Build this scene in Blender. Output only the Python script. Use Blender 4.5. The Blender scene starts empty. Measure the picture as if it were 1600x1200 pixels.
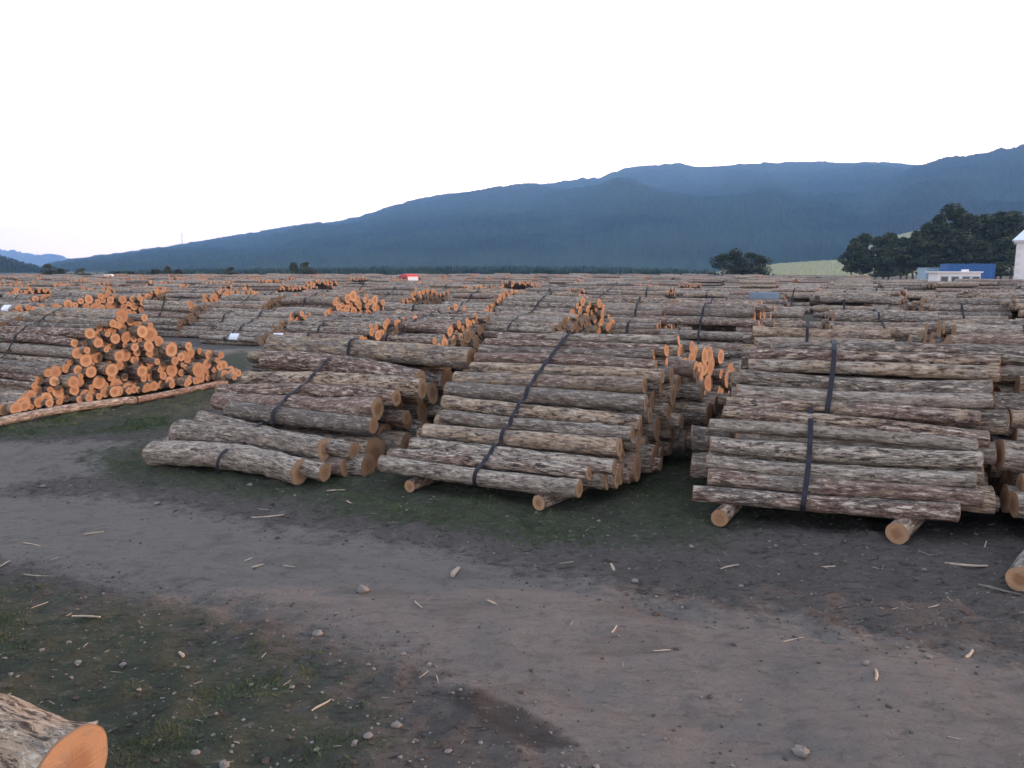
import bpy, math, random
import numpy as np
from mathutils import Vector, Matrix
from mathutils.bvhtree import BVHTree

S = bpy.context.scene
COL = S.collection
# ------------------------------------------------------------------ camera, sky, sun, exposure
CAM_H = 3.0
FPX = 1200.0
PITCH = math.atan((600 - 421) / FPX)
cd = bpy.data.cameras.new('camera')
cam = bpy.data.objects.new('camera', cd)
COL.objects.link(cam)
cam.location = (0, 0, CAM_H)
cam.rotation_euler = (math.pi / 2 - PITCH, 0, 0)
cd.sensor_width = 36
cd.lens = 36 * FPX / 1600
cd.clip_start = 0.1
cd.clip_end = 90000
S.camera = cam

SUN_AZ = math.radians(8)      # measured from +X towards +Y
SUN_EL = math.radians(7.5)
W = bpy.data.worlds.new('World')
S.world = W
W.use_nodes = True
wn = W.node_tree
bg = wn.nodes['Background']
sky = wn.nodes.new('ShaderNodeTexSky')
sky.sky_type = 'NISHITA'
sky.sun_disc = False
sky.sun_elevation = SUN_EL
sky.sun_rotation = math.pi / 2 - SUN_AZ
sky.air_density = 1.0
sky.dust_density = 3.0
sky.ozone_density = 1.0
wmix = wn.nodes.new('ShaderNodeMix')          # thin bright cloud veil over the clear sky
wmix.data_type = 'RGBA'
wmix.inputs[0].default_value = 0.75
wtc = wn.nodes.new('ShaderNodeTexCoord'); wsx = wn.nodes.new('ShaderNodeSeparateXYZ')
wn.links.new(wtc.outputs['Generated'], wsx.inputs[0])
wmr = wn.nodes.new('ShaderNodeMapRange'); wmr.interpolation_type = 'SMOOTHSTEP'
wmr.inputs[1].default_value = 0.0; wmr.inputs[2].default_value = 0.30
wn.links.new(wsx.outputs[2], wmr.inputs[0])
wg = wn.nodes.new('ShaderNodeMix'); wg.data_type = 'RGBA'       # the veil is brightest and slightly pink low down, all the way round
wg.inputs[6].default_value = (44.0, 32.0, 24.0, 1)
wg.inputs[7].default_value = (7.6, 7.9, 8.9, 1)
wn.links.new(wmr.outputs[0], wg.inputs[0])
wn.links.new(wg.outputs[2], wmix.inputs[7])
wn.links.new(sky.outputs[0], wmix.inputs[6])
wn.links.new(wmix.outputs[2], bg.inputs[0])
bg.inputs[1].default_value = 0.110
sl = bpy.data.lights.new('sun', 'SUN')
sl.energy = 5.0
sl.angle = math.radians(0.6)
sl.color = (1.0, 0.52, 0.31)
so = bpy.data.objects.new('sun', sl)
COL.objects.link(so)
so.rotation_euler = Vector((math.cos(SUN_AZ) * math.cos(SUN_EL), math.sin(SUN_AZ) * math.cos(SUN_EL), math.sin(SUN_EL))).to_track_quat('Z', 'Y').to_euler()
S.view_settings.view_transform = 'Standard'
S.view_settings.look = 'None'
S.view_settings.gamma = 1
S.view_settings.use_curve_mapping = False
S.view_settings.exposure = 1.10
S.render.engine = 'CYCLES'

rng = np.random.default_rng(11)
random.seed(11)

# ------------------------------------------------------------------ survey helpers
def ray(px, py):
    a, b = (px - 800) / FPX, -(py - 600) / FPX
    c, s = math.cos(PITCH), math.sin(PITCH)
    return np.array([a, c + b * s, -s + b * c])

def at(px, py, z=0.0):
    r = ray(px, py)
    t = (z - CAM_H) / r[2]
    return np.array([r[0] * t, r[1] * t, z])

def at_dist(px, py, dist):
    r = ray(px, py)
    return r / math.hypot(r[0], r[1]) * dist + np.array([0, 0, CAM_H])

def axes(deg):
    t = math.radians(deg)
    return np.array([math.cos(t), -math.sin(t), 0.0]), np.array([math.sin(t), math.cos(t), 0.0])

def tag(o, label=None, cat=None, group=None, kind=None):
    if label: o['label'] = label
    if cat: o['category'] = cat
    if group: o['group'] = group
    if kind: o['kind'] = kind
    return o

def empty(name, loc, rz=0, label=None, cat=None, group=None):
    o = bpy.data.objects.new(name, None)
    COL.objects.link(o)
    o.location = loc
    o.rotation_euler = (0, 0, rz)
    return tag(o, label, cat, group)

def link(name, me, parent=None):
    o = bpy.data.objects.new(name, me)
    COL.objects.link(o)
    if parent is not None: o.parent = parent
    return o

def mesh_np(name, V, quads=None, tris=None, mats=(), qmat=None, tmat=None, smooth_q=True, attrs=None):
    """mesh from numpy arrays of vertices, quads and triangles"""
    me = bpy.data.meshes.new(name)
    nq = 0 if quads is None else len(quads)
    nt = 0 if tris is None else len(tris)
    loops = np.concatenate(([np.asarray(quads).ravel()] if nq else []) + ([np.asarray(tris).ravel()] if nt else [])).astype(np.int32)
    me.vertices.add(len(V))
    me.vertices.foreach_set('co', np.asarray(V, dtype=np.float32).ravel())
    me.loops.add(len(loops))
    me.loops.foreach_set('vertex_index', loops)
    me.polygons.add(nq + nt)
    st = np.concatenate([np.arange(nq) * 4, nq * 4 + np.arange(nt) * 3]).astype(np.int32)
    me.polygons.foreach_set('loop_start', st)
    me.polygons.foreach_set('loop_total', np.concatenate([np.full(nq, 4), np.full(nt, 3)]).astype(np.int32))
    mi = np.zeros(nq + nt, dtype=np.int32)
    if qmat is not None: mi[:nq] = qmat
    if tmat is not None: mi[nq:] = tmat
    me.polygons.foreach_set('material_index', mi)
    sm = np.zeros(nq + nt, dtype=bool)
    sm[:nq] = smooth_q
    me.polygons.foreach_set('use_smooth', sm)
    for m in mats: me.materials.append(m)
    for k, a in (attrs or {}).items():
        a = np.asarray(a, dtype=np.float32)
        if a.ndim == 2:
            me.attributes.new(k, 'FLOAT_VECTOR', 'POINT').data.foreach_set('vector', a.ravel())
        else:
            me.attributes.new(k, 'FLOAT', 'POINT').data.foreach_set('value', a)
    me.update(calc_edges=True)
    me.validate()
    return me

def vnoise(x, y, seed, period=None):
    """smooth 2-D value noise, -1..1, vectorised"""
    x = np.asarray(x, float); y = np.asarray(y, float)
    xi = np.floor(x).astype(np.int64); yi = np.floor(y).astype(np.int64)
    fx = x - xi; fy = y - yi
    fx = fx * fx * (3 - 2 * fx); fy = fy * fy * (3 - 2 * fy)
    def h(a, b):
        if period: b = np.mod(b, period)
        n = (a * 374761393 + b * 668265263 + seed * 1442695041) & 0xffffffff
        n = ((n ^ (n >> 13)) * 1274126177) & 0xffffffff
        return ((n ^ (n >> 16)) & 0xffff) / 32767.5 - 1
    return ((h(xi, yi) * (1 - fx) + h(xi + 1, yi) * fx) * (1 - fy) + (h(xi, yi + 1) * (1 - fx) + h(xi + 1, yi + 1) * fx) * fy)

def poly_sd(x, y, pts):
    """signed distance to a closed polygon, positive inside"""
    pts = np.asarray(pts)[:, :2]
    best = np.full(x.shape, 1e9)
    inside = np.zeros(x.shape, bool)
    n = len(pts)
    for i in range(n):
        a, b = pts[i], pts[(i + 1) % n]
        ab = b - a
        t = np.clip(((x - a[0]) * ab[0] + (y - a[1]) * ab[1]) / (ab @ ab), 0, 1)
        best = np.minimum(best, np.hypot(x - a[0] - t * ab[0], y - a[1] - t * ab[1]))
        c = (a[1] > y) != (b[1] > y)
        with np.errstate(divide='ignore', invalid='ignore'):
            xx = (b[0] - a[0]) * (y - a[1]) / (b[1] - a[1]) + a[0]
        inside ^= c & (x < xx)
    return np.where(inside, best, -best)

# ------------------------------------------------------------------ materials
class NT:
    def __init__(s, name, rough=0.9, spec=0.15):
        s.m = bpy.data.materials.new(name); s.m.use_nodes = True
        s.t = s.m.node_tree; s.b = s.t.nodes['Principled BSDF']
        s.b.inputs['Roughness'].default_value = rough
        s.b.inputs['Specular IOR Level'].default_value = spec
    def n(s, typ, **kw):
        o = s.t.nodes.new('ShaderNode' + typ)
        for k, v in kw.items(): setattr(o, k, v)
        return o
    def put(s, sock, v):
        if isinstance(v, (int, float)): sock.default_value = v
        elif isinstance(v, tuple): sock.default_value = v if len(v) == len(sock.default_value) else (*v, 1)
        else: s.t.links.new(v, sock)
    def math(s, op, a, b=0.0, clamp=False):
        o = s.n('Math', operation=op, use_clamp=clamp); s.put(o.inputs[0], a); s.put(o.inputs[1], b); return o.outputs[0]
    def vmath(s, op, a, b):
        o = s.n('VectorMath', operation=op); s.put(o.inputs[0], a); s.put(o.inputs[1], b); return o.outputs[0]
    def mix(s, f, a, b, blend='MIX'):
        o = s.n('Mix', data_type='RGBA', blend_type=blend); s.put(o.inputs[0], f); s.put(o.inputs[6], a); s.put(o.inputs[7], b); return o.outputs[2]
    def noise(s, vec, scale, detail=4, rough=0.55, dist=0.0):
        o = s.n('TexNoise'); s.put(o.inputs['Vector'], vec); s.put(o.inputs['Scale'], scale)
        o.inputs['Detail'].default_value = detail; o.inputs['Roughness'].default_value = rough; o.inputs['Distortion'].default_value = dist
        return o.outputs[0]
    def step(s, v, lo, hi):
        o = s.n('MapRange', interpolation_type='SMOOTHSTEP'); s.put(o.inputs[0], v); s.put(o.inputs[1], lo); s.put(o.inputs[2], hi); return o.outputs[0]
    def attr(s, name, vec=False):
        o = s.n('Attribute', attribute_name=name); return o.outputs[1] if vec else o.outputs[2]
    def bump(s, h, dist, strength=1.0):
        o = s.n('Bump'); s.put(o.inputs['Height'], h); o.inputs['Distance'].default_value = dist; o.inputs['Strength'].default_value = strength
        s.t.links.new(o.outputs[0], s.b.inputs['Normal'])
    def col(s, c): s.put(s.b.inputs['Base Color'], c); return s.m

def flat(name, c, rough=0.8, var=0.12, scale=3.0, metal=0.0, spec=0.2):
    k = NT(name, rough, spec)
    g = k.n('TexCoord').outputs[3]
    n = k.noise(g, scale, 5)
    k.b.inputs['Metallic'].default_value = metal
    return k.col(k.mix(n, tuple(x * (1 - var) for x in c), tuple(x * (1 + var) for x in c)))

def bark_material():
    k = NT('bark', 0.92, 0.1)
    rnd = k.attr('rnd')
    off = k.n('CombineXYZ'); k.put(off.inputs[0], k.math('MULTIPLY', rnd, 91.0)); k.put(off.inputs[1], k.math('MULTIPLY', rnd, 37.0)); k.put(off.inputs[2], k.math('MULTIPLY', rnd, 53.0))
    lc = k.attr('lc', True)
    base = k.vmath('ADD', lc, off.outputs[0])
    fib = k.vmath('MULTIPLY', base, (0.20, 1.0, 1.0))
    fib2 = k.vmath('MULTIPLY', base, (0.30, 1.0, 1.0))
    flake = k.noise(fib, 30, 5, 0.68, 0.6)
    fleck = k.noise(k.vmath('ADD', fib2, (3.0, 9.0, 5.0)), 21, 4, 0.65, 0.4)
    plate = k.noise(fib2, 12, 4, 0.65, 0.9)
    patch = k.noise(fib2, 2.6, 5, 0.7, 0.8)
    patch2 = k.noise(k.vmath('ADD', fib2, (11.0, 3.0, 7.0)), 5.5, 6, 0.75, 0.6)
    r2 = k.math('FRACT', k.math('MULTIPLY', rnd, 7.31))
    r3 = k.math('FRACT', k.math('MULTIPLY', rnd, 23.7))
    grey = k.mix(r2, (0.135, 0.128, 0.122), (0.350, 0.322, 0.285))
    c = k.mix(k.step(plate, 0.36, 0.64), k.mix(0.6, grey, (0.12, 0.102, 0.092)), grey)
    # reddish inner bark showing in long patches, more on some logs
    red = k.math('MULTIPLY', k.step(k.math('ADD', patch, k.math('MULTIPLY', k.math('SUBTRACT', r3, 0.5), 0.36)), 0.52, 0.64), 0.72)
    c = k.mix(red, c, (0.190, 0.125, 0.108))
    # bare tan wood where the bark has come away
    pl = k.step(k.math('ADD', patch2, k.math('MULTIPLY', k.math('SUBTRACT', k.math('FRACT', k.math('MULTIPLY', rnd, 13.9)), 0.5), 0.30)), 0.56, 0.63)
    tanw = k.mix(k.noise(fib, 40, 4), (0.30, 0.215, 0.14), (0.46, 0.375, 0.28))
    c = k.mix(k.math('MULTIPLY', pl, 0.7), c, tanw)
    # pale flakes and dark cracks, much fewer on the smoother logs
    am = k.math('ADD', k.math('MULTIPLY', k.math('FRACT', k.math('MULTIPLY', rnd, 41.3)), 0.55), 0.5)
    c = k.mix(k.math('MULTIPLY', k.math('MULTIPLY', k.step(flake, 0.55, 0.61), am), 0.95), c, (0.50, 0.465, 0.41))
    c = k.mix(k.math('MULTIPLY', k.math('MULTIPLY', k.step(fleck, 0.565, 0.63), am), 0.85), c, (0.47, 0.42, 0.355))
    c = k.mix(k.math('MULTIPLY', k.math('MULTIPLY', k.step(flake, 0.46, 0.39), am), 0.95), c, (0.040, 0.034, 0.032))
    c = k.mix(k.math('MULTIPLY', k.math('MULTIPLY', k.step(fleck, 0.45, 0.38), am), 0.9), c, (0.060, 0.048, 0.042))
    vo = k.n('TexVoronoi'); k.put(vo.inputs['Vector'], base); vo.inputs['Scale'].default_value = 3.1
    c = k.mix(k.math('MULTIPLY', k.step(vo.outputs['Distance'], 0.085, 0.05), 0.7), c, (0.05, 0.038, 0.03))
    h = k.math('ADD', flake, k.math('MULTIPLY', plate, 0.9))
    k.bump(k.math('SUBTRACT', h, k.math('MULTIPLY', pl, 0.25)), 0.05, 1.0)
    return k.col(c)

def cut_material():
    k = NT('cut_wood', 0.8, 0.15)
    rnd = k.attr('rnd')
    lc = k.attr('lc', True)
    off = k.n('CombineXYZ'); k.put(off.inputs[1], k.math('MULTIPLY', rnd, 37.0)); k.put(off.inputs[2], k.math('MULTIPLY', rnd, 53.0))
    v = k.vmath('ADD', lc, off.outputs[0])
    cr = k.attr('cr')
    r2 = k.math('FRACT', k.math('MULTIPLY', rnd, 11.3))
    n = k.noise(v, 9, 4)
    base = k.mix(r2, (0.235, 0.142, 0.082), (0.325, 0.218, 0.136))
    heart = k.mix(k.step(k.math('ADD', cr, k.math('MULTIPLY', n, 0.5)), 0.55, 0.95), (0.20, 0.112, 0.065), base)
    w = k.math('SINE', k.math('ADD', k.math('MULTIPLY', cr, 62.0), k.math('MULTIPLY', n, 7.0)))
    c = k.mix(k.math('MULTIPLY', k.math('ADD', w, 1.0), 0.07), heart, (0.17, 0.10, 0.06))
    c = k.mix(k.math('MULTIPLY', k.step(n, 0.5, 0.72), 0.5), c, (0.17, 0.13, 0.10))
    # radial drying checks
    saw = k.noise(k.vmath('MULTIPLY', v, (1.0, 2.0, 60.0)), 3.0, 3)
    c = k.mix(k.math('MULTIPLY', k.step(saw, 0.56, 0.7), 0.3), c, (0.42, 0.31, 0.21))
    c = k.mix(k.math('MULTIPLY', k.step(cr, 0.95, 1.0), 0.7), c, (0.15, 0.10, 0.075))
    k.bump(k.math('ADD', saw, n), 0.006, 0.6)
    return k.col(c)

BARK = bark_material()
CUT = cut_material()
STRAP = flat('strap_black', (0.012, 0.013, 0.022), 0.55, 0.3, 20)
PAPER = flat('paper_tag', (0.62, 0.68, 0.78), 0.7, 0.04)
STONE = flat('stone', (0.145, 0.140, 0.136), 0.9, 0.35, 9)
CHIP = flat('bare_splinter', (0.30, 0.255, 0.205), 0.85, 0.3, 12)

def ground_material():
    k = NT('soil', 0.95, 0.08)
    g = k.n('NewGeometry').outputs[0]
    road = k.attr('road'); gr = k.attr('grass'); mud_dark = k.attr('mud_dark')
    n1 = k.noise(g, 0.55, 6, 0.6, 0.4); n2 = k.noise(g, 5.0, 8, 0.72); n3 = k.noise(g, 34.0, 5, 0.7)
    n4 = k.noise(k.vmath('MULTIPLY', g, (0.35, 1.6, 1.0)), 2.2, 5, 0.6)
    rm = k.step(k.math('ADD', road, k.math('ADD', k.math('MULTIPLY', n1, 2.0), k.math('MULTIPLY', n2, 3.2))), 2.1, 3.1)
    dark = k.mix(n2, (0.078, 0.073, 0.071), (0.155, 0.146, 0.142))
    light = k.mix(n4, (0.180, 0.168, 0.160), (0.238, 0.223, 0.213))
    c = k.mix(rm, dark, light)
    c = k.mix(k.math('MULTIPLY', k.step(n4, 0.58, 0.75), 0.22), c, (0.13, 0.105, 0.088))
    gm = k.step(k.math('ADD', gr, k.math('ADD', k.math('MULTIPLY', n1, 2.2), k.math('MULTIPLY', n2, 4.4))), 2.85, 3.9)
    gc = k.mix(n3, (0.036, 0.048, 0.034), (0.086, 0.104, 0.068))
    c = k.mix(k.math('MULTIPLY', gm, 0.85), c, gc)
    mm = k.step(k.math('ADD', mud_dark, k.math('MULTIPLY', n2, 1.4)), 0.9, 1.5)
    c = k.mix(k.math('MULTIPLY', mm, 0.75), c, (0.045, 0.041, 0.04))
    c = k.mix(k.math('MULTIPLY', k.step(n3, 0.60, 0.72), 0.4), c, (0.23, 0.21, 0.195))
    c = k.mix(k.math('MULTIPLY', k.step(n3, 0.42, 0.30), 0.55), c, (0.035, 0.032, 0.031))
    a_ = k.n('Mapping'); k.put(a_.inputs[0], g); a_.inputs['Rotation'].default_value = (0, 0, math.radians(24)); a_.inputs['Scale'].default_value = (0.75, 1.35, 1)
    n5 = k.noise(a_.outputs[0], 9.0, 6, 0.72, 0.6); n6 = k.noise(a_.outputs[0], 1.7, 5, 0.7, 0.8)
    rough_ = k.math('ADD', k.math('MULTIPLY', k.math('SUBTRACT', 1.0, rm), 0.55), 0.30)
    c = k.mix(k.math('MULTIPLY', k.step(n5, 0.47, 0.36), rough_), c, (0.045, 0.041, 0.040))  # clod shadows painted into the soil colour, strongest off the road
    c = k.mix(k.math('MULTIPLY', k.step(n5, 0.56, 0.68), k.math('MULTIPLY', rough_, 0.45)), c, (0.25, 0.235, 0.225))
    c = k.mix(k.math('MULTIPLY', k.step(n6, 0.50, 0.36), 0.30), c, (0.075, 0.068, 0.065))
    vo = k.n('TexVoronoi'); k.put(vo.inputs['Vector'], g); vo.inputs['Scale'].default_value = 9.0
    c = k.mix(k.math('MULTIPLY', k.step(vo.outputs['Distance'], 0.14, 0.09), 0.35), c, (0.26, 0.24, 0.22))
    k.bump(k.math('ADD', k.math('MULTIPLY', n5, 1.6), k.math('ADD', k.math('MULTIPLY', n2, 1.6), n3)), 0.06, 1.0)
    return k.col(c)

# ------------------------------------------------------------------ ground
def px_poly(pts, z=0.0): return [at(x, y, z)[:2] for x, y in pts]
ROAD = px_poly([(-500, 735), (0, 765), (180, 775), (400, 812), (620, 840), (820, 885), (1050, 930), (1300, 985), (1700, 1045), (2300, 1110), (2000, 1500), (1300, 1400), (900, 1240), (760, 1100), (600, 1010), (420, 960), (250, 930), (0, 878), (-500, 830)])
TRACK = px_poly([(-400, 690), (0, 690), (230, 690), (330, 655), (250, 705), (150, 740), (0, 765), (-300, 760)])
BACKROAD = px_poly([(150, 585), (330, 548), (470, 540), (470, 590), (330, 612)])
G1 = px_poly([(120, 705), (240, 690), (480, 700), (800, 700), (1100, 700), (1700, 760), (1560, 815), (1250, 812), (1100, 850), (850, 845), (640, 822), (450, 790), (180, 752)])
G2 = px_poly([(-300, 660), (0, 640), (150, 600), (380, 545), (420, 560), (330, 640), (260, 680), (0, 688), (-300, 690)])
G3 = px_poly([(-300, 900), (0, 900), (220, 950), (420, 1000), (560, 1090), (640, 1240), (500, 1500), (-600, 1500)])
MUD1 = px_poly([(650, 1075), (760, 1065), (860, 1110), (960, 1180), (820, 1180), (720, 1130)])
STACK_DARK = px_poly([(1100, 700), (1700, 760), (1720, 850), (1480, 850), (1150, 830)])  # darker ground beneath and just before the right-hand stack

def masks(x, y):
    r = np.maximum(np.maximum(poly_sd(x, y, ROAD) / 0.55, poly_sd(x, y, TRACK) / 0.5), poly_sd(x, y, BACKROAD) / 0.6)
    g = np.maximum(np.maximum(poly_sd(x, y, G1) / 0.5, poly_sd(x, y, G2) / 0.7), poly_sd(x, y, G3) / 0.9 )
    far = (np.hypot(x, y) > 45)
    g = np.where(far, 0.3, g)
    m = np.maximum(poly_sd(x, y, MUD1) / 0.2, poly_sd(x, y, STACK_DARK) / 0.5)
    return np.clip(r, -1.2, 1.2), np.clip(g, -1.2, 1.0), np.clip(m, -1.2, 1.0)

def gz(x, y):
    x = np.asarray(x, float); y = np.asarray(y, float)
    near = np.clip(1 - (np.hypot(x, y) - 25) / 20, 0, 1)
    z = 0.022 * vnoise(x * 0.7, y * 0.7, 1) + 0.014 * vnoise(x * 2.3, y * 2.3, 2) + 0.008 * vnoise(x * 6.1, y * 6.1, 3) + 0.004 * vnoise(x * 12.3, y * 12.3, 4)
    rough = np.clip(0.6 - poly_sd(x, y, ROAD) / 0.6, 0, 1) * (near > 0.5)
    z += rough * (0.028 * vnoise(x * 4.3, y * 4.3, 14) + 0.034 * np.maximum(vnoise(x * 8.1, y * 8.1, 15), 0) ** 2 * 2 - 0.012 * np.maximum(vnoise(x * 6.3, y * 6.3, 16), 0))
    # wheel ruts along the road, which runs down to the right
    a = math.radians(-24); v = -x * math.sin(a) + y * math.cos(a)
    for c0, dpt in ((4.95, 0.028), (6.55, 0.03), (3.3, 0.035)):
        z -= dpt * np.exp(-((v - c0 + 0.12 * vnoise(x * 0.5, y * 0.2, 9)) / 0.17) ** 2)
    return (z - 0.012) * near

xs = np.concatenate([-np.geomspace(12.2, 9000, 60)[::-1], np.arange(-12, 12.01, 0.07), np.geomspace(12.2, 9000, 60)])
ys = np.concatenate([-np.geomspace(3, 2000, 24)[::-1], np.arange(-2.5, 2.6, 0.5), np.arange(2.8, 19, 0.07), np.geomspace(19.2, 9000, 80)])
GX, GY = np.meshgrid(xs, ys)
gxf, gyf = GX.ravel(), GY.ravel()
r_, g_, m_ = masks(gxf, gyf)
nx, ny = len(xs), len(ys)
ii = (np.arange(ny - 1)[:, None] * nx + np.arange(nx - 1)[None, :]).ravel()
me = mesh_np('ground', np.stack([gxf, gyf, gz(gxf, gyf)], 1), np.stack([ii, ii + 1, ii + nx + 1, ii + nx], 1), mats=[ground_material()], attrs={'road': r_, 'grass': g_, 'mud_dark': m_})
tag(link('ground', me), 'bare grey earth yard with a worn dirt road and thin grass', kind='structure')

# ------------------------------------------------------------------ hills
def forest_material(name, a, b, meadow=None):
    k = NT(name, 1.0, 0.0)
    g = k.n('NewGeometry').outputs[0]
    n = k.noise(g, 0.03, 6, 0.7); n2 = k.noise(g, 0.0035, 5, 0.6)
    c = k.mix(n, a, b)
    c = k.mix(k.step(n2, 0.45, 0.65), c, tuple(x * 0.7 for x in a))
    if meadow: c = k.mix(k.math('MULTIPLY', k.step(k.attr('meadow'), 0.3, 0.7), 0.9), c, meadow)
    return k.col(c)

def hill(name, prof, R, R0, mat, label, seed, nr=60, tree=5.0, da=0.0006, power=1.0, spur=0.10, meadows=()):
    az, el = [], []
    for px, py in prof:
        r = ray(px, py)
        az.append(math.atan2(r[0], r[1])); el.append(r[2] / math.hypot(r[0], r[1]))
    A = np.arange(az[0], az[-1], da)
    E = np.interp(A, az, el)
    ker = np.hanning(9); ker /= ker.sum()
    E = np.convolve(np.pad(E, 4, mode='edge'), ker, 'valid')
    zr = CAM_H + E * R
    s = np.concatenate([np.linspace(0, 1, nr), [1.06, 1.2]])
    AA, SS = np.meshgrid(A, s)
    RR = R0 + (R - R0) * SS
    prof_z = np.where(SS <= 1, SS ** power, 1 - (SS - 1) * 2.0)
    dx = AA * R
    body = 1 + spur * vnoise(dx / (R * 0.09) + SS * 1.3, SS * 4, seed) * np.sin(np.clip(SS, 0, 1) * math.pi) * 1.6 + spur * 0.5 * vnoise(dx / (R * 0.035), SS * 7, seed + 1) * np.sin(np.clip(SS, 0, 1) * math.pi)
    Z = zr[None, :] * prof_z * body - 3
    jit = np.random.default_rng(seed).random(Z.shape)
    Z = Z + tree * jit * np.clip(SS * 6, 0, 1) + tree * 0.9 * vnoise(dx / (tree * 5), SS * 40, seed + 5)
    X = RR * np.sin(AA); Y = RR * np.cos(AA)
    nA = len(A); nS = len(s)
    ii = (np.arange(nS - 1)[:, None] * nA + np.arange(nA - 1)[None, :]).ravel()
    V = np.stack([X.ravel(), Y.ravel(), Z.ravel()], 1)
    at_ = np.zeros(len(V))
    for (px, py, wpx, hpx) in meadows:
        vx = V[:, 0] / V[:, 1]; vz = (V[:, 2] - CAM_H) / np.hypot(V[:, 0], V[:, 1])
        r = ray(px, py)
        q = ((vx - r[0] / r[1]) / (wpx / FPX)) ** 2 + ((vz - r[2] / math.hypot(r[0], r[1])) / (hpx / FPX)) ** 2
        at_ = np.maximum(at_, np.exp(-q))
    me = mesh_np(name, V, np.stack([ii, ii + 1, ii + nA + 1, ii + nA], 1), mats=[mat], smooth_q=False, attrs={'meadow': at_})
    return tag(link(name, me), label, kind='structure')

FOR1 = forest_material('forest_far', (0.018, 0.034, 0.020), (0.040, 0.062, 0.034), (0.20, 0.21, 0.13))
FOR2 = forest_material('forest_near', (0.016, 0.028, 0.017), (0.036, 0.052, 0.028), (0.22, 0.23, 0.14))
ROCK = forest_material('mountain_far', (0.10, 0.11, 0.12), (0.17, 0.17, 0.17))
hill('far_mountains', [(-500, 380), (-200, 384), (-60, 382), (0, 391), (14, 393), (22, 391), (34, 397), (60, 398), (85, 399), (97, 398), (102, 402), (125, 408), (180, 418), (260, 424)], 7800, 6800, ROCK, 'pale blue far mountains low on the left horizon', 3, nr=14, tree=14, da=0.001, spur=0.05)
hill('hills', [(-260, 424), (-100, 424), (60, 421), (75, 413), (110, 406), (180, 396), (285, 382), (330, 374), (400, 363), (470, 350), (530, 345), (560, 338), (610, 322), (660, 310), (700, 303), (800, 291), (870, 284), (910, 278), (935, 278), (960, 267), (1000, 259), (1065, 254), (1085, 260), (1120, 259), (1180, 254), (1250, 252), (1380, 254), (1425, 257), (1500, 262), (1700, 275), (2100, 290)], 3400, 1150, FOR1, 'long wooded mountain ridge rising to the right', 5, nr=70, power=0.9)
hill('hills', [(820, 428), (900, 420), (1000, 402), (1100, 376), (1200, 345), (1300, 312), (1370, 286), (1425, 262), (1445, 256), (1480, 246), (1540, 237), (1600, 226), (1750, 205), (1900, 200), (2200, 210)], 2500, 1100, FOR2, 'nearer wooded shoulder at the right of the ridge', 8, nr=60, power=1.05, spur=0.12,
     meadows=[(1302, 315, 12, 2.5), (1312, 334, 6, 2.5), (1276, 346, 8, 1.5), (1330, 352, 30, 4)])
hill('hills', [(60, 431), (120, 427), (300, 421), (500, 418), (700, 416), (850, 416), (950, 417), (1050, 420), (1100, 422), (1180, 425), (2100, 428)], 1500, 290, FOR2, 'low wooded foot of the ridge', 12, nr=60, tree=3.5, power=0.8, da=0.0012)
hill('hills', [(-600, 350), (-300, 362), (-100, 382), (0, 399), (22, 407), (45, 414), (60, 420), (75, 429), (90, 436), (110, 440)], 1100, 800, FOR2, 'dark wooded hill end at the left edge', 17, nr=24, tree=5, power=0.8)

def meadow_sheet(px0, px1, prof, R, R0, seed, label):
    k = NT('hay_field', 1.0, 0.0)
    g = k.n('NewGeometry').outputs[0]
    n = k.noise(k.vmath('MULTIPLY', g, (0.2, 1.0, 1.0)), 0.06, 4, 0.6)
    m = k.col(k.mix(n, (0.17, 0.185, 0.11), (0.26, 0.27, 0.165)))
    return hill('meadow', prof, R, R0, m, label, seed, nr=16, tree=0.25, da=0.002, power=1.0, spur=0.02)
meadow_sheet(0, 0, [(1070, 428), (1100, 422), (1160, 412), (1220, 405), (1330, 398), (1400, 392), (1500, 385)], 620, 380, 21, 'pale hay field on the slope beside the right hand trees')
meadow_sheet(0, 0, [(1330, 392), (1370, 375), (1400, 363), (1440, 354), (1500, 350), (1600, 352)], 900, 640, 23, 'upper pale hay field showing over the tree row')

# ------------------------------------------------------------------ air
hv = bpy.data.materials.new('haze_air'); hv.use_nodes = True
t = hv.node_tree; t.nodes.clear()
o_ = t.nodes.new('ShaderNodeOutputMaterial'); pv = t.nodes.new('ShaderNodeVolumePrincipled')
pv.inputs['Color'].default_value = (0.215, 0.47, 0.95, 1)
pv.inputs['Density'].default_value = 0.00021
pv.inputs['Anisotropy'].default_value = 0.0
t.links.new(pv.outputs[0], o_.inputs['Volume'])
hx0, hx1, hy0, hy1, hz0, hz1 = -9500, 9500, -2400, 9500, -9.0, 500
hb = [(x, y, z) for z in (hz0, hz1) for y in (hy0, hy1) for x in (hx0, hx1)]
me = bpy.data.meshes.new('haze')
me.from_pydata(hb, [], [(0, 2, 3, 1), (4, 5, 7, 6), (0, 1, 5, 4), (2, 6, 7, 3), (0, 4, 6, 2), (1, 3, 7, 5)])
me.materials.append(hv)
me.update()
tag(link('haze', me), 'thin blue evening air between the yard and the hills', kind='stuff')

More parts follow.
